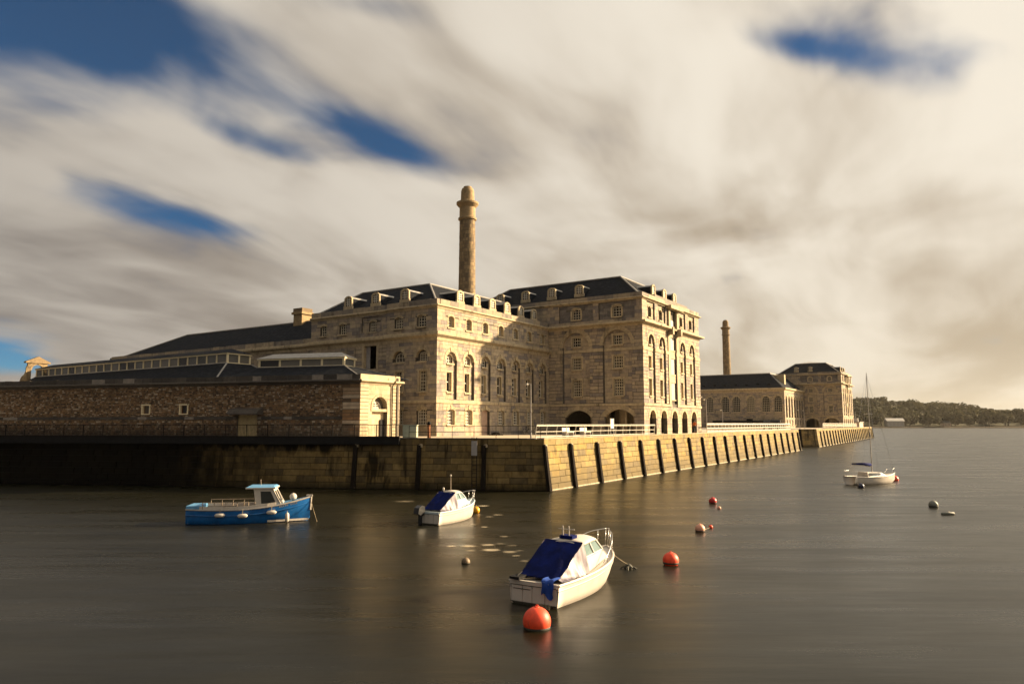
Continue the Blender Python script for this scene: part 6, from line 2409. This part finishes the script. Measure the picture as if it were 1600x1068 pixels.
def yacht():
    t = thing('sailing_yacht', 'small white sailing yacht with a tall thin mast at right', 'yacht', (30.6, 66.3, 0), R(24))
    L, h = 5.9, 0.95
    st = smooth_st([(0, h * 0.72, 0.72, h * 0.6, 0.15, -0.05), (1.4, h * 0.95, 0.66, h * 0.82, 0.05, -0.25), (3.0, h, 0.66, h * 0.84, 0.05, -0.3), (4.4, h * 0.72, 0.74, h * 0.50, 0.12, -0.25), (5.4, h * 0.28, 0.84, h * 0.14, 0.3, -0.05), (5.9, 0.02, 0.90, 0.01, 0.6, 0.3)])
    part('hull', hull_mesh(st, None), M_BOATWHITE, t, smooth=True)
    part('gunwale', gunwale(st, 0.03), M_BOATGREY, t)
    part('deck', deck_mesh(st, -0.01, 0.02), M_BOATWHITE, t)
    m = MB()
    lo = [(1.7, -0.62, 0.64), (4.3, -0.42, 0.72), (4.3, 0.42, 0.72), (1.7, 0.62, 0.64)]
    hi = [(1.75, -0.5, 1.08), (3.7, -0.34, 1.0), (3.7, 0.34, 1.0), (1.75, 0.5, 1.08)]
    m.add(lo + hi, [(0, 1, 5, 4), (1, 2, 6, 5), (2, 3, 7, 6), (3, 0, 4, 7), (4, 5, 6, 7)])
    cab = part('cabin', m, M_BOATWHITE, t)
    for sg in (-1, 1):
        w = MB()
        w.add([(1.85, sg * 0.612, 0.74), (3.6, sg * 0.475, 0.80), (3.45, sg * 0.43, 0.97), (1.88, sg * 0.54, 1.02)], [(0, 1, 2, 3)])
        part('window', w, M_GLASSD, cab)
    m = MB()
    m.box(0.4, 1.6, -0.45, 0.45, 0.60, 0.70)
    part('cockpit', m, M_BOATGREY, t)
    m = MB()
    m.tube([(2.95, 0, 0.95), (2.9, 0, 10.2)], [0.045, 0.03], 8)
    part('mast', m, M_BOATGREY, t)
    m = MB()
    m.tube([(2.85, 0, 1.55), (0.35, 0.1, 1.75)], 0.04, 6)
    part('boom', m, M_BOATGREY, t)
    m = MB()
    m.tube([(2.8, 0, 1.70), (2.0, 0.05, 1.80), (0.5, 0.1, 1.84)], [0.15, 0.12, 0.06], 8)
    part('sail_cover', m, M_CANVAS, t, smooth=True)
    m = MB()
    for p in ((5.85, 0, 0.9), (0.05, 0, 0.75), (2.7, h * 0.95, 0.7), (2.7, -h * 0.95, 0.7)):
        m.tube([p, (2.9, 0, 10.1)], 0.011, 4)
    for sg in (-1, 1):
        m.tube([(2.9, 0, 6.4), (2.85, sg * 0.5, 6.35)], 0.02, 5)
    part('rigging', m, M_STEEL, t)
    m = MB()
    for sg in (-1, 1):
        m.tube([(5.0, sg * 0.4, 0.82), (5.3, sg * 0.3, 1.25), (5.9, 0, 1.32)], 0.015, 5)
        m.tube([(0.1, sg * 0.6, 0.72), (0.1, sg * 0.6, 1.2), (0.9, sg * 0.8, 1.2)], 0.015, 5)
    part('pulpit', m, M_STEEL, t)


yacht()

# ------------------------------------------------------------------ buoys
M_RED = plain('red_orange_buoy', (0.72, 0.060, 0.018), 0.5, 0.15, 5, dirt=(0.22, 0.05, 0.03), dirt_amt=0.7)
M_DEEPRED = plain('deep_red_buoy', (0.42, 0.022, 0.020), 0.4, 0.15, 5)
M_PINKB = plain('faded_pink_buoy', (0.62, 0.30, 0.20), 0.5, 0.12, 5, dirt=(0.5, 0.16, 0.08), dirt_amt=0.6)
M_YEL = plain('yellow_buoy', (0.62, 0.30, 0.012), 0.4, 0.1, 5)
M_NAVYB = plain('navy_buoy', (0.008, 0.012, 0.04), 0.35, 0.1, 5)
M_GREYB = plain('grey_buoy', (0.16, 0.165, 0.14), 0.6, 0.2, 5, dirt=(0.05, 0.05, 0.035), dirt_amt=0.7)
M_BROWNB = plain('brown_buoy', (0.14, 0.10, 0.06), 0.6, 0.3, 5)
ball('mooring_buoy', 'large bright orange red buoy in the foreground under the boat stern', 'buoy', (0.67, 20.15, 0.17), 0.38, M_RED, -0.12)
ball('mooring_buoy', 'bright orange red buoy right of the foreground boat', 'buoy', (6.2, 28.9, 0.17), 0.31, M_RED, -0.06)
ball('mooring_buoy', 'faded pink and white buoy in open water beyond the orange red one', 'buoy', (9.6, 37.6, 0.13), 0.25, M_PINKB, -0.06)
ball('mooring_buoy', 'deep red buoy farthest out below the sunlit quay wall', 'buoy', (13.85, 50.6, 0.16), 0.27, M_DEEPRED, -0.07)
ball('pickup_float', 'tiny orange float beside the deep red buoy', 'float', (13.4, 47.5, 0.05), 0.12, M_PINKB)
ball('pickup_float', 'tiny orange float beside the faded pink buoy', 'float', (10.5, 38.9, 0.05), 0.11, M_RED)
ball('mooring_buoy', 'yellow buoy at the bow of the small cabin boat', 'buoy', (-2.22, 45.4, 0.16), 0.23, M_YEL)
ball('mooring_buoy', 'small dark brown buoy in the water left of the foreground boat', 'buoy', (-1.82, 29.15, 0.06), 0.17, M_BROWNB, -0.02)
ball('mooring_buoy', 'round navy buoy against the hull of the sailing yacht', 'buoy', (30.0, 62.9, 0.12), 0.27, M_NAVYB)
ball('mooring_buoy', 'small orange buoy at the bow of the sailing yacht', 'buoy', (37.2, 71.0, 0.12), 0.34, M_RED)
ball('mooring_buoy', 'grey weathered buoy in open water at right', 'buoy', (27.85, 48.5, 0.14), 0.29, M_GREYB, -0.05)
line('pickup_line', 'thin line linking the tiny float and the faded pink buoy', (9.75, 37.8, 0.02), (10.45, 38.85, 0.03), 0.0, 0.012)

tr = thing('tender', 'low grey float lying on the water at far right beside the grey buoy', 'float', (26.4, 44.5, 0), R(5))
m = MB()
m.tube([(-0.44, 0, 0.05), (-0.36, 0, 0.07), (0.36, 0, 0.07), (0.44, 0, 0.05)], [0.03, 0.09, 0.09, 0.03], 10)
part('body', m, M_GREYB, tr, smooth=True)
m = MB()
m.tube([(0.0, 0, 0.15), (0.05, 0, 0.2), (0.1, 0, 0.15)], 0.015, 5)
part('handle', m, M_BOATGREY, tr)

# weedy float at the end of the foreground boat's bow line
wfl = thing('weedy_float', 'dark weedy float on the bow line of the foreground boat', 'float', (4.42, 28.1, 0), R(-30))
m = MB()
m.lathe([(0.05, -0.10), (0.16, -0.04), (0.18, 0.06), (0.10, 0.16), (0.03, 0.2)], 10)
part('body', m, M_ANTIFOUL, wfl, smooth=True)
m = MB()
rr = random.Random(4)
for i in range(16):
    a = rr.uniform(0, 6.28)
    m.tube([(0.1 * math.cos(a), 0.1 * math.sin(a), 0.12), (0.24 * math.cos(a), 0.24 * math.sin(a), 0.05), (0.36 * math.cos(a), 0.36 * math.sin(a), -0.04)], 0.02, 4)
part('weed', m, M_ANTIFOUL, wfl)
line('mooring_line', 'mooring line from the bow of the foreground boat to a weedy float', to_world(front, (5.25, 0, 0.95)), (4.42, 28.1, 0.15), 0.05)

# dark buoy with orange band, cut by the picture's lower left corner
lb = thing('mooring_buoy', 'dark mooring buoy with an orange top edge at the lower left corner', 'buoy', (-11.35, 15.9, 0))
m = MB()
m.lathe([(0.3, -0.3), (0.42, -0.1), (0.44, 0.10), (0.40, 0.2)], 20)
part('body', m, M_NAVYB, lb, smooth=True)
m = MB()
m.lathe([(0.40, 0.20), (0.41, 0.24), (0.34, 0.32), (0.16, 0.38), (0.02, 0.39)], 20)
part('orange_top', m, plain('dull_orange', (0.32, 0.07, 0.025), 0.6, 0.2), lb, smooth=True)


# sunlight reflected off windows, painted as pale sheets on the water
def painted_glints_mat():
    m, k, b = new_mat('painted_glints')
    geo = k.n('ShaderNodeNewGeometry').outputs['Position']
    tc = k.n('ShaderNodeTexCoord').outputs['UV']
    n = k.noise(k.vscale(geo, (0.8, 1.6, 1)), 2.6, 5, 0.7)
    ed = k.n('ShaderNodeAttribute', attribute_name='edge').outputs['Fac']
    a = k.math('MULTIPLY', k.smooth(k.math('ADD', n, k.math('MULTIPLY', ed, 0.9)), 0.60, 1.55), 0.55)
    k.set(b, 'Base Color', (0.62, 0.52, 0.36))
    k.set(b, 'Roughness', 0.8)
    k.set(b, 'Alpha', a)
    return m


M_PAINTED_GLINTS = painted_glints_mat()


def painted_glints():
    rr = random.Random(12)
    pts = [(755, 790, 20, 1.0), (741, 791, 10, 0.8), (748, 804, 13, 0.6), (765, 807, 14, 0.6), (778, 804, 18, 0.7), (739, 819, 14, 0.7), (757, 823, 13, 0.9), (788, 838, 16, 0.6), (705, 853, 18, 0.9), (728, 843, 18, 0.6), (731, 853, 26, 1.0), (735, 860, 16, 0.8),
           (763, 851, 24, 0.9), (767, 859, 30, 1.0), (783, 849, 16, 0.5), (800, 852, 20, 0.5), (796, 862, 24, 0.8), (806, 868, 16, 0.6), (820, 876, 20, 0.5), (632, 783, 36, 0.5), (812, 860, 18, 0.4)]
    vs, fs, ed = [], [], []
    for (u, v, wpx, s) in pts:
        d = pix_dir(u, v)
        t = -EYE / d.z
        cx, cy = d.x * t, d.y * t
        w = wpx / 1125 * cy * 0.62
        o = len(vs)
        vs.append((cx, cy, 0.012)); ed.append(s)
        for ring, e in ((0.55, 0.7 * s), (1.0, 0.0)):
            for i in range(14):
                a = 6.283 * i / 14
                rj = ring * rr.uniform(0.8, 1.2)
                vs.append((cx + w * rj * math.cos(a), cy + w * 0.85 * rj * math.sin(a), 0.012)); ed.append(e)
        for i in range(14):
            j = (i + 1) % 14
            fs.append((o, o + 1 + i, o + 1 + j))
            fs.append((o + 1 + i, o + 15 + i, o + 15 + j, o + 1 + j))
    me = bpy.data.meshes.new('painted_glints')
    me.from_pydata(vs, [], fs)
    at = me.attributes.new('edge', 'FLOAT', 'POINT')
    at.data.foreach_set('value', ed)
    me.materials.append(M_PAINTED_GLINTS)
    o = link('painted_glints', me, kind='stuff')
    tag(o, 'pale painted glints of window-reflected sunlight on the water between the two cabin boats', 'painted_glints')


painted_glints()

# ------------------------------------------------------------------ far shore
SH = 1000.0


def hill_h(x, y):
    d = y - SH
    u = x / 1000
    bump = 41 * math.exp(-((u - 0.50) / 0.10) ** 2) + 21 * math.exp(-((u - 0.40) / 0.14) ** 2) + 15 * math.exp(-((u - 0.58) / 0.06) ** 2) + 24 * math.exp(-((u - 0.70) / 0.05) ** 2) + 24 * math.exp(-((u - 0.80) / 0.08) ** 2) + 10
    ramp = min(1, max(0, (d - 30) / 330))
    return 2.2 + bump * (ramp ** 1.2) * 0.95 + 1.5 * math.sin(x * 0.021) * ramp


m = MB()
xs = list(range(240, 1300, 20))
ys = [SH - 22, SH - 8, SH, SH + 20] + [SH + 20 + 30 * i for i in range(1, 18)]
for y in ys:
    for x in xs:
        wob = 10 * math.sin(x * 0.013) + 5 * math.sin(x * 0.037)
        z = -0.5 if y < SH - 10 else (1.6 if y < SH else hill_h(x, y))
        m.v.append((x, y + wob, z))
nx = len(xs)
for j in range(len(ys) - 1):
    for i in range(nx - 1):
        m.f.append((j * nx + i, j * nx + i + 1, (j + 1) * nx + i + 1, (j + 1) * nx + i))
        m.m.append(1 if j < 2 else 0)
structure('hills', m, [M_HILL, M_MUD], True)


def crown(mb, cx, cy, cz, r, h, n, size, rng):
    lumps = [(rng.gauss(0, 0.42) * r, rng.gauss(0, 0.42) * r, rng.uniform(-0.25, 0.45) * h, rng.uniform(0.38, 0.66) * r) for _ in range(7)]
    for i in range(n):
        lx, ly, lz, lr = lumps[rng.randrange(7)]
        th, ph = rng.uniform(0, 6.283), math.acos(rng.uniform(-0.75, 1))
        rr = lr * rng.uniform(0.82, 1.08)
        p = Vector((cx + lx + rr * math.sin(ph) * math.cos(th), cy + ly + rr * math.sin(ph) * math.sin(th), cz + lz + rr * math.cos(ph) * 0.9))
        nrm = Vector((math.sin(ph) * math.cos(th), math.sin(ph) * math.sin(th), math.cos(ph))) + Vector((rng.gauss(0, 0.4), rng.gauss(0, 0.4), rng.gauss(0, 0.4)))
        nrm.normalize()
        a = nrm.orthogonal().normalized()
        b = nrm.cross(a)
        s = size * rng.uniform(0.6, 1.4)
        mb.add([p + a * s, p + b * s * 0.8, p - a * s, p - b * s * 0.8], [(0, 1, 2, 3)])


def far_trees():
    rng = random.Random(17)
    wood = MB()
    for k in range(620):
        x = rng.uniform(330, 1150)
        y = SH + 60 + 420 * rng.random() ** 0.8
        z = hill_h(x, y)
        r = rng.uniform(7, 12)
        crown(wood, x, y, z + r * 0.7, r, r * 0.9, 100, 2.3, rng)
    o = link('wood', wood.mesh('wood', M_LEAF), kind='stuff')
    tag(o, 'dense dark wood covering the low hills across the water', 'wood')
    # the nearer trees along the shore, each a thing
    cm = []
    for v in range(4):
        cmb, tmb = MB(), MB()
        crown(cmb, 0, 0, 7.0, 7.5, 7.5, 1300, 1.1, rng)
        tmb.tube([(0, 0, -1), (0.2, 0, 3), (0, 0.3, 8)], [0.7, 0.5, 0.25], 7)
        tmb.tube([(0.1, 0, 4), (2.2, 0.6, 8)], [0.3, 0.12], 5)
        tmb.tube([(0.1, 0, 4.5), (-2.0, -0.8, 9)], [0.3, 0.12], 5)
        cm.append((cmb.mesh('crown', (M_LEAF, M_LEAF2)[v % 2]), tmb.mesh('trunk', M_BARK)))
    spots = [(478, 14, 1.5), (494, 40, 1.7), (510, 26, 1.1), (532, 44, 1.3), (549, 20, 1.25), (560, 30, 1.5), (574, 45, 1.0), (588, 24, 1.15), (600, 40, 1.35), (612, 18, 1.2), (624, 30, 1.4), (640, 46, 1.0), (652, 34, 1.1), (668, 22, 1.35), (682, 36, 1.6), (697, 24, 1.75), (712, 40, 1.8), (728, 26, 1.5), (745, 38, 1.7), (762, 22, 1.5), (780, 34, 1.6), (800, 24, 1.4), (464, 34, 1.5), (450, 22, 1.6)]
    spots.sort()
    for i, (x, dy, s) in enumerate(spots):
        t = thing('shore_tree', f'leafy tree on the far shore, {ORD[i]} counting from the left behind the far block', 'tree', (x, SH + dy, hill_h(x, SH + dy) - 0.2), rng.uniform(0, 6.28), 'trees along the far shore')
        v = rng.randrange(4)
        t.scale = (s, s, s * rng.uniform(0.85, 1.1))
        link('crown', cm[v][0], t)
        link('trunk', cm[v][1], t)


far_trees()

# pale shed across the water
sd = thing('shed', 'pale grey boat shed among trees on the far shore', 'shed', (532, SH + 4, 3.5), R(-6))
m = MB()
m.box(-11, 11, 0, 12, -2, 6)
part('wall', m, plain('shed_wall', (0.36, 0.34, 0.31), 0.8, 0.1), sd)
m = MB()
m.add([(-12, -0.6, 6), (12, -0.6, 6), (12, 12.6, 6), (-12, 12.6, 6), (-12, 6, 10), (12, 6, 10)], [(0, 1, 5, 4), (2, 3, 4, 5), (0, 4, 3), (1, 2, 5)])
part('roof', m, plain('shed_roof', (0.46, 0.44, 0.41), 0.7, 0.1), sd)
for i in range(4):
    m = MB()
    m.box(-9 + i * 5, -6 + i * 5, -0.15, 0.0, -1, 3.5)
    part('door', m, M_GREYDOOR, sd)

hs = thing('cottage', 'small brown cottage half hidden by trees on the far shore', 'house', (602, SH + 2, 2.6), R(5))
m = MB()
m.box(-5, 5, 0, 7, -1, 4)
part('wall', m, plain('cottage_wall', (0.30, 0.22, 0.17), 0.8, 0.1), hs)
m = MB()
m.add([(-5.4, -0.4, 4), (5.4, -0.4, 4), (5.4, 7.4, 4), (-5.4, 7.4, 4), (-5.4, 3.5, 7), (5.4, 3.5, 7)], [(0, 1, 5, 4), (2, 3, 4, 5), (0, 4, 3), (1, 2, 5)])
part('roof', m, M_SLATE, hs)
for x in (-2.5, 2.5):
    m = MB()
    m.box(x - 0.8, x + 0.8, -0.1, 0.0, 1.2, 2.8)
    part('window', m, M_GLASS, hs)

# white wheelhouse boat and low hut at the end of the far quay
e2 = FQ2.P(LQ2 - 14, BASE, -3.5)
ht = thing('quay_hut', 'low pale hut at the end of the far quay', 'hut', e2, FQ2.a)
m = MB()
m.box(-7, 7, -1.2, 1.2, 0, 1.9)
part('wall', m, plain('hut_wall', (0.40, 0.30, 0.22), 0.8, 0.1), ht)
m = MB()
m.box(-7.3, 7.3, -1.5, 1.5, 1.9, 2.1)
part('roof', m, M_LEAD, ht)
wb = thing('moored_launch', 'white launch with a small mast behind the pale hut on the far quay', 'boat', (137.0, 288.5, 0), R(60))
st = smooth_st([(-5, 1.3, 4.6, 1.1, 0.1, -0.4), (0, 1.6, 4.6, 1.3, 0.0, -0.5), (4, 0.9, 5.0, 0.6, 0.2, -0.4), (6, 0.05, 5.4, 0.03, 1.0, 0.2)])
part('hull', hull_mesh(st, None), M_BOATWHITE, wb, smooth=True)
m = MB()
lo = [(-3, -1.1, 4.5), (2.2, -0.9, 4.5), (2.2, 0.9, 4.5), (-3, 1.1, 4.5)]
hi = [(-2.6, -0.9, 7.6), (1.2, -0.7, 7.6), (1.2, 0.7, 7.6), (-2.6, 0.9, 7.6)]
m.add(lo + hi, [(0, 1, 5, 4), (1, 2, 6, 5), (2, 3, 7, 6), (3, 0, 4, 7), (4, 5, 6, 7)])
cab = part('wheelhouse', m, M_BOATWHITE, wb)
m = MB()
m.box(-2.2, 0.8, -0.86, 0.86, 7.6, 7.75)
part('roof', m, M_BOATWHITE, cab)
m = MB()
m.tube([(-1, 0, 7.7), (-1, 0, 10.2)], 0.08, 6)
part('mast', m, M_BOATGREY, wb)

# ------------------------------------------------------------------ haze
m = MB()
m.box(-1500, 2600, -700, 3200, -1.0, 95.0)
hzm = bpy.data.materials.new('haze')
hzm.use_nodes = True
hzm.node_tree.nodes.clear()
HK = NT(hzm.node_tree)
ho_ = HK.n('ShaderNodeOutputMaterial')
hv = HK.n('ShaderNodeVolumePrincipled', {'Color': (0.95, 0.90, 0.82), 'Density': 0.000025, 'Anisotropy': 0.3})
hzm.node_tree.links.new(hv.outputs[0], ho_.inputs['Volume'])
link('haze', m.mesh('haze', hzm), kind='stuff')
